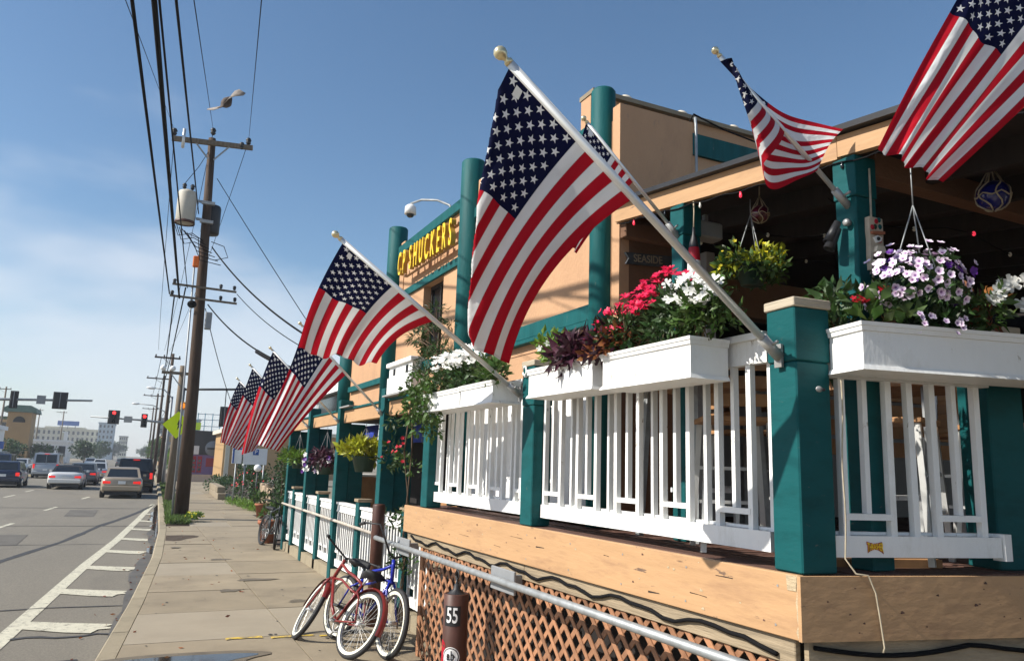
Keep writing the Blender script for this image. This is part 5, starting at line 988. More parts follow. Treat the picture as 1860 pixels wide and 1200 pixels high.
# ------------------------------------------------------------------ bicycles
def bicycle(label, rear, front, lean, fm, steer=0., cruiser=True, fend=True, white=True, high=.0, bell=False, dark=False):
    rear, front = Vector(rear), Vector(front); hd = math.atan2(front.y - rear.y, front.x - rear.x); wb = 1.04; sc = 1.0
    t = thing('bicycle', label, 'bicycle', (rear.x, rear.y, 0), (lean, 0, hd), world=False); r = .33
    def wheel(c, Mx=None):
        w = MB(); w.tube([(c[0] + r * math.cos(q) * .93, c[1], c[2] + r * math.sin(q) * .93) for q in [2 * math.pi * k / 40 for k in range(40)]], .026, 8, closed=True); wo = w.build('wheel', M['rubber'], t)
        if white:
            for sgn in (-1, 1):
                b = MB(); n = 40; vs_ = []
                for k in range(n): q = 2 * math.pi * k / n; vs_ += [(c[0] + .268 * math.cos(q), c[1] + sgn * .0215, c[2] + .268 * math.sin(q)), (c[0] + .298 * math.cos(q), c[1] + sgn * .0265, c[2] + .298 * math.sin(q))]
                b.add(vs_, [(2 * k, (2 * k + 2) % (2 * n), (2 * k + 3) % (2 * n), 2 * k + 1) for k in range(n)]); b.build('whitewall', mat_ww, wo)
        b = MB(); b.tube([(c[0] + .277 * math.cos(q), c[1], c[2] + .277 * math.sin(q)) for q in [2 * math.pi * k / 40 for k in range(40)]], .013, 6, closed=True); b.build('rim', M['alu'] if not dark else M['blackmetal'], wo)
        b = MB(); n = 28
        for k in range(n):
            q = 2 * math.pi * k / n; q2 = q + (.5 if k % 2 else -.5); sg = .025 if k % 4 < 2 else -.025
            b.tube([(c[0] + .02 * math.cos(q2), c[1] + sg, c[2] + .02 * math.sin(q2)), (c[0] + .272 * math.cos(q), c[1], c[2] + .272 * math.sin(q))], .0016, 3, caps=False)
        b.build('spokes', M['alu'], wo); b = MB(); b.tube([(c[0], c[1] - .045, c[2]), (c[0], c[1] + .045, c[2])], .022, 10); b.build('hub', M['alu'], wo); return [wo] + list(wo.children)
    wheel((0, 0, r)); fw = wheel((wb, 0, r))
    f = MB(); bb = (.43, 0, .29); seat = (.26, 0, .70); head_t = (.80, 0, .86); head_b = (.84, 0, .70)
    f.tube([bb, seat], .017, 8); f.tube([bb, (.62, 0, .42), head_b], .018, 8)
    if cruiser: f.tube([seat, (.45, 0, .76), (.64, 0, .80), head_t], .016, 8); f.tube([(.30, 0, .60), (.48, 0, .64), (.66, 0, .70), head_b], .013, 8)
    else: f.tube([(.25, 0, .72), head_t], .017, 8)
    f.tube([head_b, head_t, (.785, 0, .91)], .021, 8)
    for s in (-1, 1):
        f.tube([(.40, s * .03, .29), (.02, s * .055, r)], .010, 6)
        f.tube([(.27, s * .02, .66), (.02, s * .055, r)], .010, 6) if not cruiser else f.tube([(.28, s * .02, .62), (.16, s * .045, .56), (.02, s * .055, r)], .010, 6)
    f.build('frame', M[fm], t)
    pv = Vector((.82, 0, .80)); ax = (Vector(head_t) - Vector(head_b)).normalized(); Mst = Matrix.Translation(pv) @ Matrix.Rotation(steer, 4, ax) @ Matrix.Translation(-pv)
    fk = MB()
    for s in (-1, 1): fk.tube([(.84, s * .025, .69), (.87, s * .05, .62), (.96, s * .055, .42), (wb, s * .055, r)], [.014, .014, .012, .009], 8)
    fk.tube([(.84, -.03, .69), (.84, .03, .69)], .018, 8); st_ = [fk.build('fork', M[fm], t)]
    h = MB(); hz = 1.0 + high; hs = [(.50 if cruiser else .68, -.33, hz - .02), (.62 if cruiser else .72, -.33, hz), (.80, -.24, hz + .01), (.80, -.06, .95), (.785, 0, .93), (.80, .06, .95), (.80, .24, hz + .01), (.62 if cruiser else .72, .33, hz), (.50 if cruiser else .68, .33, hz - .02)]
    h.tube(hs, .011, 8); h.tube([(.79, 0, .88), (.785, 0, .94)], .014, 8); hb = h.build('handlebar', M['blackmetal'] if dark or cruiser else M['alu'], t); st_.append(hb)
    for s in (-1, 1): b = MB(); b.tube([(.50 if cruiser else .68, s * .33, hz - .02), (.62 if cruiser else .72, s * .33, hz)], .017, 8); st_.append(b.build('grip', M['rubber'], t))
    if bell: b = MB(); b.ball((.49, .33, hz - .02), .028, 12, 8); st_.append(b.build('yellow_bell', M['yellow_sign'], t))
    if fend:
        for cx_ in (0, wb):
            b = MB(); vs_ = []; a0, a1 = (.2, 3.3) if cx_ == 0 else (.1, 2.75); n = 18
            for k in range(n + 1):
                q = a0 + (a1 - a0) * k / n; R_ = .365; nx, nz_ = math.cos(q), math.sin(q); vs_ += [(cx_ + (R_ - .018) * nx, -.036, r + (R_ - .018) * nz_), (cx_ + R_ * nx, -.02, r + R_ * nz_), (cx_ + R_ * nx, .02, r + R_ * nz_), (cx_ + (R_ - .018) * nx, .036, r + (R_ - .018) * nz_)]
            b.add(vs_, [(4 * k + m, 4 * k + m + 1, 4 * k + m + 5, 4 * k + m + 4) for k in range(n) for m in range(3)], True); o = b.build('fender', M[fm], t)
            if cx_: st_.append(o)
    for o in st_ + [fw[0]]: o.matrix_basis = Mst @ o.matrix_basis
    b = MB(); n = 16; vs_ = []
    for i, (x, w_, z) in enumerate([(.05, .03, .80), (.07, .10, .82), (.14, .115, .825), (.22, .085, .815), (.30, .035, .81), (.345, .022, .80), (.36, .008, .79)]):
        for k in range(n): q = 2 * math.pi * k / n; vs_.append((x, w_ * math.cos(q), z + (.028 if math.sin(q) > 0 else .045) * math.sin(q)))
    b.add(vs_, [(i * n + k, i * n + (k + 1) % n, (i + 1) * n + (k + 1) % n, (i + 1) * n + k) for i in range(6) for k in range(n)] + [tuple(range(n)), tuple(range(6 * n, 7 * n))], True); b.build('saddle', M['rubber'], t)
    b = MB(); b.tube([seat, (.22, 0, .80)], .012, 8); b.build('seat_post', M['alu'], t)
    b = MB(); b.tube([(.43 + .09 * math.cos(q), -.045, .29 + .09 * math.sin(q)) for q in [2 * math.pi * k / 20 for k in range(20)]], .008, 5, closed=True); b.tube([(.43, -.07, .29), (.43, .07, .29)], .02, 8); b.tube([(.43, -.07, .29), (.54, -.075, .16)], .01, 6); b.tube([(.43, .07, .29), (.32, .075, .42)], .01, 6); b.build('crank', M['bracket'], t)
    for p in ((.54, -.12, .16), (.32, .12, .42)): b = MB(); b.cbox(p[0] - .045, p[0] + .045, p[1] - .045, p[1] + .045, p[2] - .012, p[2] + .012, .004); b.build('pedal', M['rubber'], t)
    b = MB(); b.tube([(.43, -.045, .375), (.2, -.045, .375), (.0, -.045, .37)], .004, 4); b.tube([(.43, -.045, .205), (0, -.045, .29)], .004, 4); b.build('chain', M['blackmetal'], t)
    return t
mat_ww = mat('whitewall', (.74, .72, .60), .6, .06, 10, dirt=(.45, .42, .33), dscale=8)
dm('bike_red', (.20, .022, .018), .35, .15, 8, coat=.3, dirt=(.10, .03, .02), dscale=10); dm('bike_blue', (.008, .018, .32), .3, .1, 8, coat=.4); dm('bike_dark', (.025, .035, .038), .4, .2, 8)
bicycle('red cruiser bicycle with whitewall tyres leaning over on the sidewalk', (2.02, 7.74), (1.72, 8.70), R(27), 'bike_red', R(-20))
bicycle('blue cruiser bicycle propped on the pipe rail behind the red one', (2.10, 8.60), (2.37, 7.60), R(-13), 'bike_blue', R(-8), True, False, True, .22, True)
bicycle('black bicycle leaning against the far end of the porch railing', (2.72, 18.35), (2.88, 17.15), R(-8), 'bike_dark', R(-20), False, False, False, .0, False, True)
# terracotta pots
for x, y, s, lb_ in ((2.95, 18.8, 1., 'terracotta pot behind the wheels of the black bicycle'), (3.95, 27.0, .9, 'terracotta pot of greenery farther along by the garden')):
    t = thing('terracotta_pot', lb_, 'plant pot', (x, y, 0)); b = MB(); b.lathe([(0, .0), (.17 * s, 0), (.24 * s, .42 * s), (.27 * s, .42 * s), (.27 * s, .5 * s), (.23 * s, .5 * s), (.22 * s, .45 * s), (0, .45 * s)], (x, y, 0), n=20); b.build('pot', M['terracotta'], t)
    blob_leaves([(x + U(-.15, .15), y + U(-.15, .15), .6 * s + U(0, .2), .14, .14, .14) for _ in range(6)], 40, .12, .35, M['leaf'], 'leaves', t, .5)
# ------------------------------------------------------------------ utility poles and wires
def insul(b, p, s=1.): b.lathe([(0, 0), (.03 * s, 0), (.07 * s, .05 * s), (.05 * s, .08 * s), (.075 * s, .12 * s), (.045 * s, .18 * s), (0, .19 * s)], p, n=10)
PX, PY = 1.46, 26.3
up = thing('utility_pole', 'big dark wooden utility pole with transformers beside the kerb', 'utility pole', (PX, PY, 0))
b = MB(); b.tube([(PX, PY, -.1), (PX - .03, PY, 4), (PX - .12, PY, 8), (PX - .24, PY, 12.35)], [.215, .18, .15, .115], 16); b.build('shaft', M['pole_wood'], up)
b = MB(); b.bar((.0, PY - .2, 12.02), (2.5, PY - .2, 12.22), .12, .15); b.build('crossarm', M['pole_grey'], up)
b = MB(); b.bar((.7, PY - .22, 12.05), (1.15, PY - .2, 11.55), .03, .05); b.bar((1.8, PY - .22, 12.14), (1.32, PY - .2, 11.55), .03, .05); b.build('arm_brace', M['galv'], up)
for i, (x, z) in enumerate(((.06, 12.13), (1.22, 12.4), (2.35, 12.3), (2.15, 12.1))): b = MB(); insul(b, (x, PY - .2, z), 1.3); b.build('insulator', M['blackmetal'], up)
b = MB(); b.tube([(.35, PY - .25, 11.75), (.35, PY - .25, 12.4)], .05, 8); b.build('fuse_cutout', M['alu'], up)
for z, w in ((7.18, 1.15), (6.80, 1.2)):
    b = MB(); b.bar((PX - .1 - w * .75, PY - .28, z + .05), (PX - .1 + w * .92, PY - .28, z + .02), .05, .065); b.build('lower_crossarm', M['pole_grey'], up)
    for q in (-.7, .5, .86): b = MB(); insul(b, (PX - .1 + w * q, PY - .28, z + .07), .8); b.build('insulator', M['blackmetal'], up)
tr = MB(); tr.lathe([(0, 9.28), (.27, 9.28), (.29, 9.32), (.29, 10.25), (.26, 10.33), (0, 10.44)], (.66, PY - .15, 0), n=24); tm_ = tr.build('transformer', mat('trans_white', (.46, .43, .36), .6, .08, 3, dirt=(.3, .2, .1), dscale=3), up)
b = MB(); b.lathe([(.295, 9.25), (.305, 9.25), (.305, 9.34), (.295, 9.34)], (.66, PY - .15, 0), n=24); b.build('base_band', M['brown_paint'], tm_)
for z in (9.5, 10.1): b = MB(); b.bar((.98, PY - .1, z), (1.3, PY - .05, z), .06, .08); b.build('mounting_arm', M['grey_metal'], tm_)
for x in (.54, .78): b = MB(); insul(b, (x, PY - .2, 10.40), 1.); b.build('bushing', M['blackmetal'], tm_)
tr = MB(); tr.lathe([(0, 9.15), (.27, 9.15), (.29, 9.2), (.29, 10.05), (.26, 10.12), (0, 10.18)], (1.46, PY + .30, 0), n=20); tr.build('transformer', M['blackmetal'], up)['label'] = 'dark transformer drum behind the shaft'
for z in (9.35, 9.98): b = MB(); b.box(1.1, 1.5, PY - .33, PY - .2, z, z + .1); b.build('steel_band', M['bracket'], up)
b = MB(); b.cbox(1.02, 1.2, PY - .4, PY - .22, 7.85, 8.2, .02); b.build('orange_box', M['fl_orange'], up)
b = MB(); b.cbox(1.56, 1.76, PY - .3, PY - .1, 5.9, 6.45, .02); b.build('junction_box', M['grey_metal'], up)
b = MB(); b.ball((1.12, PY - .4, 6.62), .14, 12, 8, (1, 1, .9)); b.build('cable_coil', M['wire'], up)
b = MB(); b.tube([(1.2, PY - .25, .1), (1.16, PY - .25, 3), (1.08, PY - .25, 7.9)], .03, 6); b.build('riser_conduit', M['grey_metal'], up)
random.seed(4)
def curve(p, q, sag, n=24):
    p, q = Vector(p), Vector(q); return [p.lerp(q, i / n) - Vector((0, 0, sag * 4 * (i / n) * (1 - i / n))) for i in range(n + 1)]
def wire(label, p, q, sag, r, name='overhead_wire', n=24):
    b = MB(); b.tube(curve(p, q, sag, n), r, 6); return tag(b.build(name, M['wire']), label, 'wire', 'overhead wires')
def through(p, m, yend):           # straight continuation from the pole past a point nearer the viewer
    p, m = Vector(p), Vector(m); k = (yend - p.y) / (m.y - p.y); return p + (m - p) * k
W0 = [((.45, PY, 6.95), (-.5, 8, 6.32), .020, 'thick black cable leaving the lower crossarm, leftmost overhead'),
      ((.75, PY, 6.85), (-.305, 8, 6.38), .030, 'thickest bundled cable passing overhead left of the pole'),
      ((.95, PY, 7.2), (-.26, 8, 6.40), .013, 'black cable hugging the thickest bundle overhead'),
      ((1.05, PY, 9.7), (-.106, 8, 6.44), .016, 'twisted black cable running to the transformers'),
      ((1.22, PY - .2, 12.55), (.056, 8, 6.50), .006, 'thin wire to the insulator on top of the pole'),
      ((2.35, PY - .2, 12.45), (.712, 8, 6.70), .006, 'thin wire to the right end of the top crossarm'),
      ((.06, PY - .2, 12.3), (-.556, 8, 6.30), .005, 'thin wire to the left end of the top crossarm')]
for p, m, r, lb_ in W0: wire(lb_, p, through(p, m, -6), .0, r)
# drops to the building and beyond
wire('heavy black service drop from the pole to the restaurant', (1.55, PY - .2, 8.6), (3.4, 14.2, 3.75), .35, .022); wire('slim service drop below the heavy one', (1.6, PY - .2, 6.7), (3.6, 15.8, 3.55), .45, .02)
b = MB(); p_ = curve((1.6, PY - .2, 6.7), (3.6, 15.8, 3.55), .45)[12:17]; b.tube([q_ - Vector((0, 0, .03)) for q_ in p_], .06, 8); tag(b.build('splice_case', M['wire']), 'black splice case hanging on the slim service drop', 'splice case')
wire('thin wire crossing behind the flags from the crossarm', (2.45, PY - .2, 7.15), (3.9, 15., 3.6), .3, .012)
wire('thin guy wire slanting right from the pole', (1.5, PY, 11.0), (6.5, 22, 2.6), .1, .012); wire('guy wire falling to the right of the pole foot', (1.55, PY, 6.6), (4.2, 38, 3.6), .3, .014)
for i, (x, z) in enumerate(((.06, 12.3), (1.22, 12.55), (2.35, 12.45))): wire(['thin wire running on down the street from the left of the crossarm', 'thin wire running on down the street from the pole top', 'thin wire running on down the street from the right of the crossarm'][i], (x, PY - .2, z), ((.75, 1.15, 1.5)[i], 62, 9.6), .8, .010)
for i, z in enumerate((6.9, 7.2)): wire(['lower cable running on down the street', 'upper cable running on down the street'][i], (.6 + .3 * i, PY, z), (1.3, 62, 6.6 + .3 * i), .5, .022)
# small leads round the transformers
ld = MB()
for i in range(7):
    y = PY - .45; ld.tube([(.35 + .08 * i, y, 9.15 - .05 * i), (.5 + .1 * i, y - .05, 8.75 - .12 * (i % 3)), (.9 + .05 * i, y, 8.9 - .14 * i), (1.25 + .1 * i, y, 8.7 - .12 * i)], .014, 5)
ld.tube([(1.5, PY - .3, 8.75), (1.9, PY - .3, 8.65), (2.05, PY - .3, 8.3), (1.65, PY - .3, 8.15)], .014, 5); ld.tube([(1.2, PY, 12.0), (.9, PY - .3, 11.2), (.55, PY - .2, 10.6)], .01, 5); ld.build('jumper_leads', M['wire'], up)
def far_pole(label, x, y, h, arm, r=.16, m='pole_grey', lamps=False):
    t = thing('utility_pole', label, 'utility pole', (x, y, -.1), group='smaller poles receding along the kerb'); b = MB(); b.tube([(x, y, -.1), (x + .02, y, h)], [r, r * .65], 10); b.build('shaft', M[m], t)
    if arm:
        b = MB(); b.bar((x - arm * .75, y - .15, h - .35), (x + arm * .35, y - .15, h - .35), .10, .12); b.build('crossarm', M[m], t); b = MB(); b.bar((x - arm * .4, y - .16, h - .38), (x, y - .12, h - .9), .03, .04); b.build('arm_brace', M['galv'], t)
        for q in (-.7, -.35, .3):
            b = MB()
            if lamps and q < 0: b.ball((x + arm * q, y - .15, h - .16), .12, 10, 8)
            else: insul(b, (x + arm * q, y - .15, h - .29), .8)
            b.build('globe_insulator' if lamps and q < 0 else 'insulator', M['white_clean' if lamps and q < 0 else 'blackmetal'], t)
    return t
far_pole('short pole with pale globe insulators just behind the big pole', 1.44, 36, 5.75, 1.05, .17, 'pole_grey', True); far_pole('slim dark pole with a T crossarm, second behind the big pole', 1.75, 62, 9.4, 1.6, .16, 'pole_wood'); far_pole('slim pole with crossarm, third behind the big pole', 1.9, 88, 10.2, 2.2, .17, 'pole_wood'); far_pole('distant slim pole, fourth behind the big pole', 2.0, 118, 10.5, 2.4, .17, 'pole_wood'); far_pole('most distant pole visible along the kerb', 2.2, 160, 11, 2.5, .18, 'pole_wood'); far_pole('pale slim pole standing against the big pole', 1.78, 31.2, 6.2, 0, .10)
far_pole('grey pole across the road in front of the beige hotel', -17.5, 130, 11, 2.0, .16, 'pole_grey'); far_pole('grey pole across the road before the cream hotel', -21, 210, 12, 2.0, .18, 'pole_grey'); far_pole('second grey pole across the road before the cream hotel', -16.5, 215, 12, 2.0, .18, 'pole_grey')
for i, z in enumerate((9.05, 9.1, 6.2)): wire(['thin far wire linking the slim dark poles, upper', 'thin far wire linking the slim dark poles, middle', 'thin far wire linking the slim dark poles, lower'][i], (1.0 + .5 * i, 62, z), (1.2 + .5 * i, 118, z + .8), .6, .02)
def street_lamp(label, x, y, z, arm):
    t = thing('street_lamp', label, 'street lamp', (x, y, -.1), group='cobra-head street lamps'); b = MB(); b.tube([(x, y, -.1), (x, y, z - .4)], [.11, .08], 8); b.build('shaft', M['grey_metal'], t); b = MB(); b.tube([(x, y, z - .5), (x - arm * .5, y, z + .05), (x - arm, y, z + .12)], .04, 6); b.build('arm', M['grey_metal'], t)
    b = MB(); b.ball((x - arm - .3, y, z + .12), .32, 12, 6, (1, .4, .32)); b.build('lamp_head', M['head_lamp'], t)
street_lamp('street lamp with pale head reaching over the road, nearer', 1.95, 60, 6.5, 1.1); street_lamp('street lamp with long curved arm over the road, farther', 2.1, 76, 6.3, 2.2)
# ------------------------------------------------------------------ traffic signals
def sig(t, x, y, z, back=False, red=True, wide=False, h=.98):
    w = .17 if not wide else .36; b = MB(); b.cbox(x - w, x + w, y, y + .18, z - h / 2, z + h / 2, .02); s = b.build('signal_head', M['blackmetal'], t)
    b = MB(); b.box(x - w - .06, x + w + .06, y + .181, y + .19, z - h / 2 - .06, z + h / 2 + .06); b.build('backplate', M['blackmetal'], s)
    if not back:
        for k in range(3):
            b = MB(); b.lathe([(0, 0), (.12, 0), (.12, .01)], (x - (0 if not wide else 0), y - .012, z + (1 - k) * .33), axis='Y', n=14); b.build('lens', M['red_lamp' if k == 0 and red else 'glass_dark'], s)
            b = MB(); b.lathe([(.13, 0), (.13, -.12)], (x, y, z + (1 - k) * .33), axis='Y', n=14); b.build('visor', M['blackmetal'], s)
    else:
        b = MB(); b.box(x - .02, x + .02, y - .03, y, z - h / 2, z + h / 2); b.build('hinge', M['grey_metal'], s)
m1 = thing('traffic_signal', 'mast arm with dark signal backs reaching in from the left', 'traffic signal', (-13.5, 58, -.1)); b = MB(); b.tube([(-13.5, 58, -.1), (-13.5, 58, 6)], .15, 10); b.build('mast', M['galv'], m1); b = MB(); b.tube([(-13.5, 58, 4.95), (-8, 58, 5.12), (-2.9, 58, 5.36)], [.12, .09, .06], 8); b.build('arm', M['galv'], m1)
sig(m1, -7.3, 57.8, 5.15, True); sig(m1, -4.75, 57.8, 5.25, True, wide=True); b = MB(); b.box(-6.05, -5.55, 57.85, 57.88, 4.95, 5.5); b.build('street_sign_back', M['grey_metal'], m1)
m2 = thing('traffic_signal', 'mast arm with two red signals over the lanes', 'traffic signal', (3.3, 70, -.1)); b = MB(); b.tube([(3.3, 70, -.1), (3.3, 70, 6)], .14, 10); b.build('mast', M['galv'], m2); b = MB(); b.tube([(3.3, 70, 4.55), (0, 70, 4.76), (-3.5, 70, 4.83)], [.11, .08, .05], 8); b.build('arm', M['galv'], m2)
sig(m2, -1.85, 69.8, 4.88, wide=True); sig(m2, .38, 69.8, 4.72); b = MB(); b.box(-1.1, -.5, 69.8, 69.83, 4.5, 5.0); b.build('street_sign', M['bracket'], m2)
m3 = thing('traffic_signal', 'dark mast arm and signal right of the big pole', 'traffic signal', (2.9, 45.5, -.1)); b = MB(); b.tube([(2.0, 45.5, 5.50), (5.5, 45.5, 5.75)], .06, 8); b.build('arm', M['blackmetal'], m3); sig(m3, 4.2, 45.3, 4.15, True); b = MB(); b.tube([(2.0, 45.5, -.1), (2.0, 45.5, 5.6)], .1, 8); b.build('mast', M['blackmetal'], m3); b = MB(); b.tube([(4.2, 45.4, 4.7), (4.2, 45.5, 5.6)], .025, 6); b.build('hanger', M['blackmetal'], m3)
ys_ = thing('warning_sign', 'lime yellow diamond warning sign with amber beacon behind the big pole', 'sign', (1.5, 33, 0)); b = MB(); b.tube([(1.5, 33, 0), (1.5, 33, 4.0)], .04, 8); b.build('post', M['galv'], ys_)
b = MB(); s_ = .53; b.prism([(1.36, 3.1 - s_), (1.36 + s_, 3.1), (1.36, 3.1 + s_), (1.36 - s_, 3.1)], 'Y', 32.93, 32.95); b.build('panel', M['sign_lime'], ys_)
b = MB(); b.prism([(1.36, 2.9), (1.40, 3.12), (1.35, 3.10), (1.41, 3.32), (1.46, 3.18), (1.53, 3.12), (1.48, 2.88), (1.44, 3.02)], 'Y', 32.92, 32.928); b.build('walker_symbol', M['blackmetal'], ys_)
b = MB(); b.cbox(1.40, 1.60, 32.86, 32.98, 3.7, 4.0, .02); hs_ = b.build('beacon', M['yellow_edge'], ys_); b = MB(); b.lathe([(0, 0), (.09, 0), (.09, .02)], (1.50, 32.84, 3.85), axis='Y', n=14); b.build('lens', M['amber'], hs_)
# ------------------------------------------------------------------ cars
def carpaint(name, col): return mat(name, col, .28, .04, 2, metal=.25, coat=.6)
def car(label, x, y, kind, paint, away=True, lit=True, rot=0.):
    t = thing('parked_car' if False else 'car', label, kind if kind != 'sedan' else 'car', (x, y, RZ + .01), (0, 0, (0 if away else math.pi) + rot), world=False, group='cars in the road traffic')
    S = {'sedan': dict(L=4.95, w=.90, belt=.93, roof=1.42, g=(.75, 1.35, 3.0, 3.75), deck=.98, rg=.68), 'coupe': dict(L=4.9, w=.89, belt=.90, roof=1.32, g=(1.05, 1.6, 2.7, 3.45), deck=.97, rg=.62),
         'suv': dict(L=5.0, w=.97, belt=1.12, roof=1.85, g=(.06, .28, 3.0, 3.7), deck=1.12, rg=.80), 'hatchback': dict(L=4.2, w=.87, belt=.95, roof=1.47, g=(.1, .55, 2.5, 3.25), deck=1.0, rg=.67), 'van': dict(L=5.2, w=.98, belt=1.15, roof=2.0, g=(.05, .18, 4.0, 4.75), deck=1.15, rg=.84)}[kind]
    L, w, belt, roof = S['L'], S['w'], S['belt'], S['roof']; g = S['g']
    st = [(0, .80, .42, belt - .10), (.10, .95, .30, belt + .0), (.5, 1.0, .22, S['deck'] - .02), (g[0] + .1, 1.0, .2, belt), (L * .5, 1.0, .2, belt - .02), (g[3], .99, .2, belt - .04), (L - .6, .96, .22, belt - .14), (L - .12, .86, .28, belt - .26), (L, .74, .40, belt - .36)]
    b = MB(); vs_ = []; n = 12
    for yy_, k, zl, zb in st:
        W = w * k; vs_ += [(xx * W, yy_, z) for xx, z in ((-.86, zl), (-.97, zl + .10), (-1, zl + (zb - zl) * .5), (-.97, zb - .10), (-.90, zb - .02), (-.5, zb + .015), (.5, zb + .015), (.90, zb - .02), (.97, zb - .10), (1, zl + (zb - zl) * .5), (.97, zl + .10), (.86, zl))]
    b.add(vs_, [(i * n + k, i * n + (k + 1) % n, (i + 1) * n + (k + 1) % n, (i + 1) * n + k) for i in range(len(st) - 1) for k in range(n)] + [tuple(range(n)), tuple(range((len(st) - 1) * n, len(st) * n))], True)
    bo = b.build('body', paint, t); rg = S['rg']; zb = belt - .01
    b = MB(); lo = [(-w * .90, g[0], zb), (w * .90, g[0], zb), (w * .90, g[3], zb - .02), (-w * .90, g[3], zb - .02)]; hi = [(-rg, g[1], roof - .03), (rg, g[1], roof - .03), (rg, g[2], roof - .03), (-rg, g[2], roof - .03)]
    top = [(-rg * .8, g[1] + .12, roof), (rg * .8, g[1] + .12, roof), (rg * .8, g[2] - .1, roof), (-rg * .8, g[2] - .1, roof)]
    b.add(lo + hi + top, [(0, 1, 5, 4), (1, 2, 6, 5), (2, 3, 7, 6), (3, 0, 4, 7), (4, 5, 9, 8), (5, 6, 10, 9), (6, 7, 11, 10), (7, 4, 8, 11), (8, 9, 10, 11)]); b.build('cabin', paint if kind != 'coupe' else M['blackmetal'], t)
    def pane(nm, a, b_, c, d, off, i0=.10, i1=.88):
        a, b_, c, d = map(Vector, (a, b_, c, d)); q = [a.lerp(d, i0), b_.lerp(c, i0), b_.lerp(c, i1), a.lerp(d, i1)]; q = [q[0].lerp(q[1], .08), q[1].lerp(q[0], .08), q[2].lerp(q[3], .08), q[3].lerp(q[2], .08)]
        m = MB(); m.add([p + Vector(off) for p in q], [(0, 1, 2, 3)]); m.build(nm, M['glass_dark'], t)
    pane('rear_window', lo[0], lo[1], hi[1], hi[0], (0, -.006, .004)); pane('windscreen', lo[2], lo[3], hi[3], hi[2], (0, .006, .004))
    mid = lambda p, q, k: Vector(p).lerp(Vector(q), k)
    for s, (a, c, d, e) in ((1, (lo[1], lo[2], hi[2], hi[1])), (-1, (lo[3], lo[0], hi[0], hi[3]))):
        for k0, k1 in ((.04, .48), (.52, .94)): pane('side_window', mid(a, c, k0), mid(a, c, k1), mid(e, d, k1), mid(e, d, k0), (.006 * s, 0, .002))
    tl = M['tail_lamp'] if lit else M['tail_dull']; lz = belt - .20; lh, lw = (.13, .34) if kind in ('sedan', 'coupe') else ((.34, .15) if kind in ('suv', 'van') else (.2, .2))
    for s in (-1, 1):
        xc = s * (w * .90 - lw / 2); b = MB(); b.cbox(xc - lw / 2, xc + lw / 2, -.012, .13, lz - lh / 2, lz + lh / 2, .02); b.build('tail_light', tl, t)
        b = MB(); b.cbox(s * w * .62 - .2, s * w * .62 + .2, L - .14, L - .01, belt - .42, belt - .28, .02); b.build('headlight', M['head_lamp'], t)
        b = MB(); b.cbox(s * (w + .08) - .07, s * (w + .08) + .07, g[3] - .45, g[3] - .35, belt, belt + .13, .02); b.build('mirror', paint, t)
    if kind in ('suv', 'van', 'sedan') and lit: b = MB(); b.box(-.16, .16, g[1] * .5 + (.0 if kind != 'sedan' else .55), g[1] * .5 + .03 + (.0 if kind != 'sedan' else .55), roof - .1 if kind != 'sedan' else roof - .3, roof - .05 if kind != 'sedan' else roof - .26); b.build('brake_light', tl, t)
    b = MB(); b.cbox(-w * .93, w * .93, -.09, .10, .34, .58, .04); b.build('rear_bumper', paint, t); b = MB(); b.cbox(-w * .88, w * .88, L - .12, L + .06, .30, .52, .04); b.build('front_bumper', paint, t)
    b = MB(); b.box(-.16, .16, -.105, -.091, .62 if kind != 'sedan' else .66, .76 if kind != 'sedan' else .80); b.build('number_plate', M['white'], t)
    b = MB(); b.box(-w * .8, w * .8, -.02, L - .3, .17, .34); b.build('underbody', M['blackmetal'], t)
    wr = .34 if kind in ('suv', 'van') else .31
    for yy_ in (L * .19, L * .80):
        for s in (-1, 1):
            b = MB(); b.lathe([(0, -.11), (wr * .8, -.11), (wr, -.08), (wr, .08), (wr * .8, .11), (0, .11)], (s * (w - .10), yy_, wr), axis='X', n=20); wo = b.build('wheel', M['rubber'], t); b = MB(); b.lathe([(0, .0), (wr * .62, 0), (wr * .62, -.012 * s), (0, -.03 * s)], (s * (w - .10) + s * .113, yy_, wr), axis='X', n=16); b.build('rim', M['alu'], wo)
            b = MB(); b.lathe([(wr + .06, -.01), (wr + .06, .10)] if s > 0 else [(wr + .06, -.10), (wr + .06, .01)], (s * (w - .115), yy_, wr), axis='X', n=20); b.build('wheel_arch', M['blackmetal'], t)
    if kind == 'van':
        for s in (-1, 1): b = MB(); b.bar((s * .6, .6, roof + .05), (s * .6, 3.8, roof + .05), .04, .05); b.build('roof_rail', M['galv'], t)
        b = MB(); b.box(-.02, .02, .03, .06, .5, 1.9); b.build('door_seam', M['galv'], t)
    return t
tan_ = carpaint('paint_tan', (.36, .29, .21)); blk = carpaint('paint_black', (.012, .012, .014)); wht = carpaint('paint_white', (.72, .71, .68)); gry = carpaint('paint_grey', (.10, .115, .125)); slv = carpaint('paint_silver', (.42, .44, .46)); nvy = carpaint('paint_navy', (.02, .03, .06)); grn = carpaint('paint_green', (.05, .09, .08)); red_ = carpaint('paint_red', (.25, .02, .02))
car('tan sedan stopped in the right lane nearest the kerb', -.42, 41.3, 'sedan', tan_); car('black sport utility with lit brake lights ahead of the tan sedan', .12, 47.6, 'suv', blk)
car('white two-door car with dark soft top in the middle lane', -3.42, 50.7, 'coupe', wht); car('black hatchback at the left edge of the view', -6.55, 52.0, 'hatchback', nvy); car('dark grey sedan ahead of the white two-door', -3.0, 58.2, 'sedan', gry); car('blue-grey sedan farther ahead in the middle lane', -2.6, 67, 'sedan', slv)
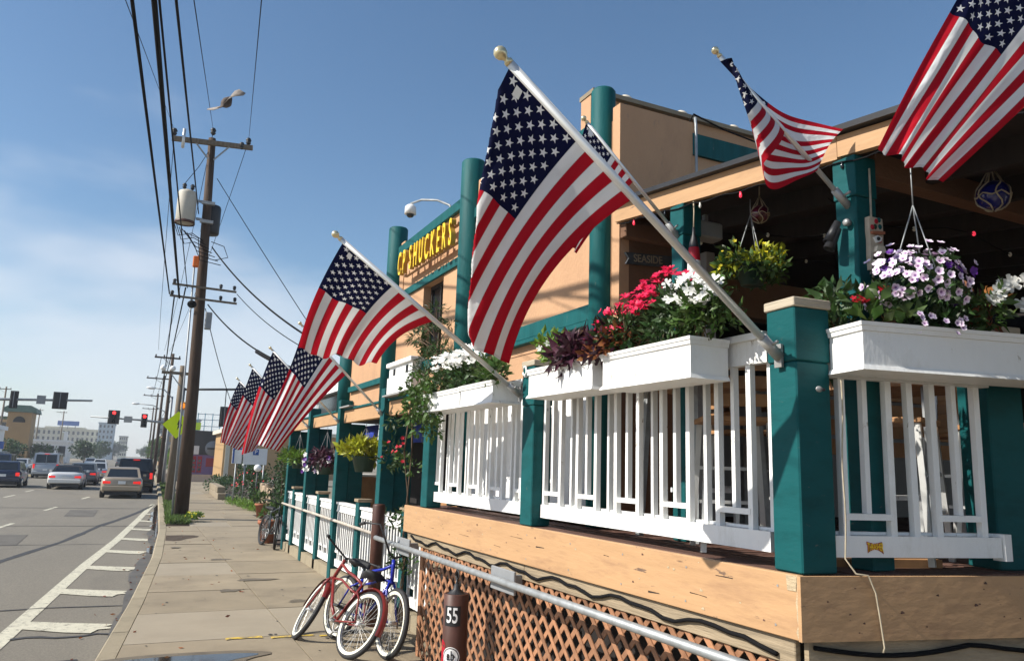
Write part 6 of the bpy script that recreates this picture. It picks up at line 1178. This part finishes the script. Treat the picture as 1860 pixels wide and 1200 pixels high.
car('pale van with roof rails beyond the white two-door', -6.3, 72, 'van', slv); car('dark car ahead of the black sport utility', .3, 56, 'sedan', red_); car('dark sport utility coming towards us across the centre line', -9.6, 76, 'suv', nvy, False); car('green hatchback coming towards us behind the black hatchback', -10.2, 66, 'hatchback', grn, False)
car('black sedan oncoming far left', -12.6, 78, 'sedan', blk, False); car('silver sedan oncoming in the far queue', -10.0, 92, 'sedan', slv, False); car('dark van oncoming in the far queue', -12.8, 98, 'van', gry, False); car('white sedan far ahead past the signals', -4.2, 120, 'sedan', wht, True, False); car('dark car far ahead near the vanishing point', -2.2, 160, 'sedan', gry, True, False); car('white car far ahead near the vanishing point', -6.5, 150, 'sedan', wht, False, False); car('silver hatchback at the left behind the oncoming queue', -14.2, 90, 'hatchback', slv, False)
# ------------------------------------------------------------------ far buildings
def block(label, x0, x1, y0, y1, h, wm, rows, cols, roofm=None, extras=None, ww=.6, wh=.6, z0=1.5, cat='building'):
    t = thing('far_building', label, cat, ((x0 + x1) / 2, y0, -.1), group=None); b = MB(); b.box(x0, x1, y0, y1, -.2, h); b.build('wall', M[wm], t)
    b = MB(); b.box(x0 - .3, x1 + .3, y0 - .3, y1 + .3, h + .005, h + .5); b.build('roof', M[roofm or 'grey_wall'], t)
    dx, dz = (x1 - x0) / cols, (h - z0) / rows
    for r_ in range(rows):
        for c in range(cols):
            cx_, cz_ = x0 + dx * (c + .5), z0 + dz * (r_ + .5); b = MB(); b.box(cx_ - dx * ww / 2, cx_ + dx * ww / 2, y0 - .06, y0 - .01, cz_ - dz * wh / 2, cz_ + dz * wh / 2); b.build('window', M['glass_dark'], t)
    return t
t = block('beige hotel wing with dark windows at the far left', -32, -19, 150, 175, 7.1, 'beige_wall', 3, 7, 'green_roof', ww=.5, wh=.5)
t = thing('hotel_tower', 'tan corner tower with overhanging green roof and arched panel', 'building', (-17.2, 148, 0)); b = MB(); b.box(-18.9, -15.6, 146, 152, -.2, 8.2); b.build('wall', M['tan_wall'], t); b = MB(); b.prism([(-19.6, 8.21), (-14.9, 8.21), (-15.1, 8.9), (-15.8, 9.3), (-18.7, 9.3), (-19.4, 8.9)], 'Y', 145.2, 152.8); b.build('roof', M['green_roof'], t); b = MB(); b.prism([(-18.0 + .75 + .85 * math.cos(q), 6.6 + .95 * math.sin(q)) for q in np.linspace(0, math.pi, 10)], 'Y', 145.9, 145.99); b.build('arch_panel', M['dark_wood'], t)
t = block('long cream hotel with rows of windows far down the road', -44, -15.5, 400, 430, 12.6, 'cream_wall', 4, 15, 'cream_wall', ww=.45, wh=.55); b = MB(); b.box(-33, -24.5, 405, 407, 14.6, 16.6); b.build('rooftop_sign', M['blue_sign'], t); b = MB(); [b.box(x, x + .3, 405.5, 406, 13.1, 14.6) for x in (-32, -29, -26)]; b.build('sign_posts', M['grey_metal'], t); b = MB(); b.box(-38, -22, 408, 425, 13.1, 14.0); b.build('penthouse', M['cream_wall'], t)
block('tall blue-grey hotel block beside the cream hotel', -16.0, -9.8, 395, 420, 15.9, 'bluegrey_wall', 6, 4, 'bluegrey_wall', ww=.45, wh=.5); block('pale distant block behind the blue-grey hotel', -9.5, -5, 520, 540, 13, 'cream_wall', 5, 4); block('low white shop front across the road', -30, -13, 190, 200, 4.2, 'white_clean', 1, 8, 'white_clean', z0=.5)
block('low pale shop with blue sign band at the left edge', -30, -15.6, 112, 120, 4.6, 'white_clean', 1, 6, 'white_clean', z0=.3, wh=.5); t = thing('shop_sign', 'blue sign band over the shop at the left edge', 'sign', (-22, 111.5, 2.4)); b = MB(); b.box(-30, -14.4, 111.3, 111.6, 2.2, 3.1); b.build('panel', M['blue_sign'], t); b = MB(); b.box(-30, -17.2, 111.2, 111.29, 2.3, 3.0); b.build('teal_panel', M['teal_sign'], t)
t = thing('pylon_sign', 'tall pale pylon sign in front of the cream hotel', 'sign', (-18.5, 260, 0)); b = MB(); b.box(-20.0, -18.2, 260, 260.6, 0, 8.2); b.build('pylon', M['white_clean'], t); b = MB(); b.box(-19.9, -19.2, 259.9, 259.99, 1, 8); b.build('stripe', M['cream_wall'], t)
block('grey mid-rise far down the right side of the road', 6.5, 20, 300, 330, 15, 'grey_wall', 5, 6); block('brown low building down the right side of the road', 5.5, 14, 210, 225, 7, 'tan_wall', 2, 4); block('pale low building far down the right verge', 5.0, 10, 150, 158, 4.0, 'cream_wall', 1, 3)
# purple and black corner shop
t = thing('corner_shop', 'corner shop with black upper front and purple lower wall', 'building', (8, 100, 0)); b = MB(); b.box(5.9, 16, 100, 112, 2.25, 4.9); b.build('upper_wall', M['black_wall'], t); b = MB(); b.box(5.95, 16, 100.1, 112, -.2, 2.245); b.build('lower_wall', M['purple_wall'], t); b = MB(); b.box(5.8, 16.1, 99.7, 112, 4.905, 5.1); b.build('parapet', M['black_wall'], t)
b = MB(); b.lathe([(0, -.02), (.85, -.02), (.9, .06)], (8.35, 99.9, 3.05), axis='Y', n=24); b.build('round_sign', M['grey_metal'], t); b = MB(); b.box(7.7, 9.0, 99.82, 99.87, 2.9, 3.15); b.build('sign_band', M['blackmetal'], t)
for i, x in enumerate((6.1, 6.75)):
    b = MB(); b.box(x, x + .5, 100.02, 100.09, .2, 2.1); do = b.build('red_door', M['fl_crimson'], t)
    for z in (.4, .9, 1.4): b = MB(); b.box(x + .1, x + .4, 100.0, 100.015, z, z + .3); b.build('pane', M['glass_dark'], do)
b = MB(); b.box(7.7, 8.6, 100.02, 100.09, .9, 1.9); b.build('poster', M['fl_crimson'], t); b = MB(); b.box(8.7, 9.6, 100.02, 100.09, 1.0, 1.8); b.build('window', M['glass_dark'], t); b = MB(); b.box(6.0, 6.8, 99.9, 99.99, 2.3, 3.3); b.build('white_panel', M['white_clean'], t)
fr = thing('roof_frame', 'pale teal frame structure on the corner shop roof', 'structure', (8, 104, 5.1))
for x in (6.6, 7.4, 8.3, 9.2): b = MB(); b.bar((x, 104, 5.1), (x, 104, 7.4), .08, .08); b.build('upright', M['teal_sign'], fr)
for z in (5.8, 6.6, 7.3): b = MB(); b.bar((6.5, 104, z), (9.4, 104, z), .06, .08); b.build('crossbar', M['bluegrey_wall'], fr)
b = MB(); b.box(6.3, 7.0, 103.8, 103.9, 5.3, 6.2); b.build('lime_panel', M['sign_lime'], fr)
t = thing('tan_shop', 'tan shop building with pale pilaster and cornice', 'building', (10, 88, 0)); b = MB(); b.box(8.4, 22, 88, 98, -.2, 4.6); b.build('wall', M['tan_wall'], t); b = MB(); b.box(8.6, 9.05, 87.85, 87.99, 0, 4.1); b.build('pilaster', M['cream_wall'], t); b = MB(); b.box(8.0, 22.2, 87.6, 98.2, 4.605, 5.0); b.build('cornice', M['cream_wall'], t); b = MB(); b.box(10, 12, 87.93, 87.99, .9, 3); b.build('window', M['glass_dark'], t)
# parking sign boards
t = thing('parking_sign', 'white parking board with a blue P square', 'sign', (4.5, 34, 0)); b = MB(); b.box(4.06, 5.0, 34, 34.04, 1.66, 2.33); b.build('board', M['white_clean'], t); b = MB(); b.box(4.42, 4.65, 33.985, 33.995, 2.05, 2.29); b.build('blue_square', M['blue_sign'], t)
o = link(bpy.data.objects.new('letter_p', text_mesh('P', .22, .002, M['white_clean']))); attach(o, t); o.matrix_basis = Matrix.Translation((4.535, 33.98, 2.17)) @ Matrix.Rotation(R(90), 4, 'X')
for x in (4.15, 4.9): b = MB(); b.tube([(x, 34.06, 0), (x, 34.06, 1.7)], .03, 6); b.build('post', M['galv'], t)
t = thing('notice_board', 'white notice board with a blue edge beside the parking board', 'sign', (3.85, 34, 0)); b = MB(); b.box(3.62, 4.0, 34.1, 34.14, 1.68, 2.34); b.build('board', M['white_clean'], t); b = MB(); b.box(3.64, 3.70, 34.085, 34.098, 1.70, 2.32); b.box(3.70, 3.98, 34.085, 34.098, 2.25, 2.32); b.build('blue_edge', M['blue_sign'], t); b = MB(); b.tube([(3.8, 34.16, 0), (3.8, 34.16, 1.7)], .03, 6); b.build('post', M['galv'], t)
# ------------------------------------------------------------------ garden beside the sidewalk and trees
random.seed(9)
def shrub(name, label, c, rx, ry, rz_, n, leaf, ls, per=55, wr=.45, flowers=None, cat='shrub', trunk=True):
    t = thing(name, label, cat, (c[0], c[1], 0)); cl = []
    for _ in range(n):
        q = Vector((random.gauss(0, 1), random.gauss(0, 1), random.gauss(0, 1))).normalized() * U(.3, .95); cl.append((c[0] + q.x * rx, c[1] + q.y * ry, max(.12, c[2] + q.z * rz_), rx * U(.22, .42), ry * U(.22, .42), rz_ * U(.2, .4)))
    blob_leaves(cl, per, ls, wr, M[leaf], 'crown', t, .3)
    if trunk:
        b = MB()
        for k in range(4): a = U(0, 6.28); b.tube([(c[0] + .06 * math.cos(a), c[1] + .06 * math.sin(a), 0), (c[0] + rx * .25 * math.cos(a), c[1] + ry * .25 * math.sin(a), c[2] * .6), (c[0] + rx * .5 * math.cos(a), c[1] + ry * .5 * math.sin(a), c[2] + rz_ * .4)], [.05 * rx + .01, .03 * rx + .01, .01], 6)
        b.build('trunk', M['bark'], t)
    if flowers:
        for k in range(flowers[1]): q = Vector((random.gauss(0, 1), random.gauss(0, 1) - .6, abs(random.gauss(0, .7)))).normalized(); blossom(flowers[0], t, (c[0] + q.x * rx, c[1] + q.y * ry, c[2] + q.z * rz_), flowers[2])
    return t
shrub('flowering_bush', 'bushy shrub dotted with red blooms in the garden bed', (4.6, 34.5, .75), .85, 1.4, .7, 22, 'leaf_dark', .13, flowers=('crimson', 34, .045)); shrub('low_hedge', 'low green hedge at the far end of the garden bed', (4.7, 47, .5), 1.0, 3, .45, 20, 'leaf_dark', .14); shrub('palm_shrub', 'spiky green shrub below the parking board', (4.9, 36.8, 1.1), .7, .9, .6, 12, 'leaf_dark', .3, 45, .15)
shrub('garden_tree', 'dense dark vine-covered tree beside the far porch end', (4.35, 25.5, 1.35), .55, .9, 1.15, 40, 'leaf_dark', .10, 60); shrub('garden_tree', 'leafy bush right of the vine-covered tree under the porch', (3.8, 20.5, 1.2), .35, .6, .95, 22, 'leaf_dark', .09, 50)
shrub('ground_cover', 'pale yellow-green ground cover along the garden edge', (4.15, 33, .12), .5, 5.0, .14, 40, 'leaf_bright', .10, 60, .3, trunk=False, cat='ground cover'); shrub('weeds', 'yellow-flowered weeds at the foot of the big pole', (1.75, 25.3, .14), .3, .4, .14, 10, 'leaf_bright', .08, 50, flowers=('yellow', 18, .03), trunk=False, cat='weeds')
gw = thing('garden_wall', 'low tan stone block wall edging the garden bed', 'wall', (4.0, 40, 0))
for k in range(7):
    for r_ in range(2): b = MB(); y = 38.6 + k * .95 + (.4 if r_ else 0); b.cbox(3.62 + .03 * k + U(-.02, .02), 3.98 + .03 * k, y, y + .92, r_ * .29, r_ * .29 + .28, .02); b.build('stone_block', M['concrete'], gw)
for k in range(6): b = MB(); y = 29.6 + k * .5; b.cbox(4.55 + U(-.05, .05), 4.8, y, y + .46, 0, .9 + U(-.1, .1), .03); b.build('stone_block', M['stone'], gw)
for x, y, lb_ in ((4.25, 31, 'white globe garden lamp among the shrubs, upper'), (4.9, 40.5, 'small white globe lamp farther back in the garden')):
    t = thing('globe_lamp', lb_, 'garden lamp', (x, y, 0)); b = MB(); b.ball((x, y, 1.55), .14, 14, 10); b.build('globe', M['white_clean'], t); b = MB(); b.tube([(x, y, 0), (x, y, 1.42)], .03, 8); b.build('stem', M['blackmetal'], t)
def tree(label, c, h, rx, rz_, leaf='leaf_dark', ls=.5, n=20):
    t = thing('street_tree', label, 'tree', (c[0], c[1], -.1)); x, y = c; b = MB(); b.tube([(x, y, -.1), (x + .05, y, h * .35), (x, y, h * .7)], [.03 * h, .022 * h, .008 * h], 8)
    for k in range(4): a = k * 1.6; b.tube([(x, y, h * .3), (x + rx * .5 * math.cos(a), y + rx * .5 * math.sin(a), h * .62)], [.014 * h, .004 * h], 6)
    b.build('trunk', M['bark'], t); cl = []
    for _ in range(n): q = Vector((random.gauss(0, 1), random.gauss(0, 1), random.gauss(0, 1))).normalized() * U(.4, .95); cl.append((x + q.x * rx, y + q.y * rx, h - rz_ + q.z * rz_, rx * .36, rx * .36, rz_ * .34))
    blob_leaves(cl, 60, ls, .5, M[leaf], 'crown', t, .3); return t
tree('round dark tree in front of the cream hotel', (-8.2, 160), 4.6, 2.0, 1.6, ls=.45); tree('broad green tree before the shops at the left', (-16.6, 135), 3.6, 2.0, 1.3, ls=.4); tree('green tree left of the broad one by the shop', (-14.0, 150), 3.3, 2.2, 1.2, 'leaf', .4); tree('dark tree near the blue-grey hotel', (-8.6, 240), 5.5, 2.8, 2.2, ls=.6); tree('small tree on the far right verge', (3.9, 150), 5.0, 2.0, 1.9, 'leaf', .45); tree('green tree farther along the right verge', (4.6, 200), 6, 2.6, 2.4, 'leaf', .6); tree('pale green tree on the right verge nearest the signals', (4.2, 105), 3.2, 1.4, 1.2, 'leaf_bright', .35); tree('distant dark tree at the end of the road', (-9.5, 420), 8, 5, 3, ls=1.0); tree('distant tree right of the vanishing point', (7, 420), 8, 5, 3, ls=1.0)
# ------------------------------------------------------------------ bird
bd = thing('flying_bird', 'brown bird flying with spread wings above the utility pole', 'bird', (.78, 13.2, 7.82), (R(-2.7), R(-48.7), R(48.8)), world=False)
bm = mat('bird_brown', (.075, .055, .045), .8, .35, 14); bw = mat('bird_wing', (.22, .19, .165), .8, .35, 18)
b = MB(); n = 14; vs_ = []
for x, r_, z in ((.17, .006, .0), (.145, .012, .0), (.125, .04, .005), (.09, .05, .008), (.06, .065, .0), (0, .085, -.006), (-.07, .075, -.004), (-.13, .045, .0), (-.17, .03, .002), (-.24, .045, .004), (-.25, .002, .004)):
    f = 1 if x > -.15 else .22
    for k in range(n): q = 2 * math.pi * k / n; vs_.append((x, r_ * math.cos(q) * (1 if f == 1 else 1.3), z + r_ * math.sin(q) * f))
b.add(vs_, [(i * n + k, i * n + (k + 1) % n, (i + 1) * n + (k + 1) % n, (i + 1) * n + k) for i in range(10) for k in range(n)], True); b.build('body', bm, bd)
for s in (-1, 1):
    b = MB(); lead = [(.09, .03, .02), (.14, .14, .05), (.11, .26, .06), (.0, .42, .04)]; trail = [(-.13, .03, .01), (-.11, .14, .035), (-.10, .26, .045), (-.06, .40, .035)]
    vs_ = [(x, s * y, z * (-1.4 if s > 0 else 2.4)) for x, y, z in lead] + [(x, s * y, z * (-1.4 if s > 0 else 2.4)) for x, y, z in trail]; vs_ += [(x, y, z - .008) for x, y, z in vs_]
    fs = [(i, i + 1, 5 + i, 4 + i) for i in range(3)] + [(8 + i, 12 + i, 13 + i, 9 + i) for i in range(3)] + [(i, 8 + i, 9 + i, i + 1) for i in range(3)] + [(4 + i, 5 + i, 13 + i, 12 + i) for i in range(3)] + [(3, 11, 15, 7), (0, 4, 12, 8)]
    b.add(vs_, fs, True); b.build('wing', bw, bd)
# ------------------------------------------------------------------ air
hz = MB(); hz.box(-420, 420, -40, 700, -1.5, 24)
hm = bpy.data.materials.new('air'); hm.use_nodes = True; hn = hm.node_tree; hn.nodes.remove(hn.nodes['Principled BSDF']); pv_ = hn.nodes.new('ShaderNodeVolumePrincipled')
pv_.inputs['Color'].default_value = (.82, .88, .95, 1); pv_.inputs['Density'].default_value = .0006; hn.links.new(pv_.outputs[0], hn.nodes['Material Output'].inputs['Volume'])
ho = hz.build('haze', hm); ho['kind'] = 'stuff'; ho['label'] = 'thin pale summer haze over the whole street'
for o in bpy.data.objects:
    if o.type == 'MESH' and o.parent is None and 'label' not in o: print('UNLABELLED', o.name)
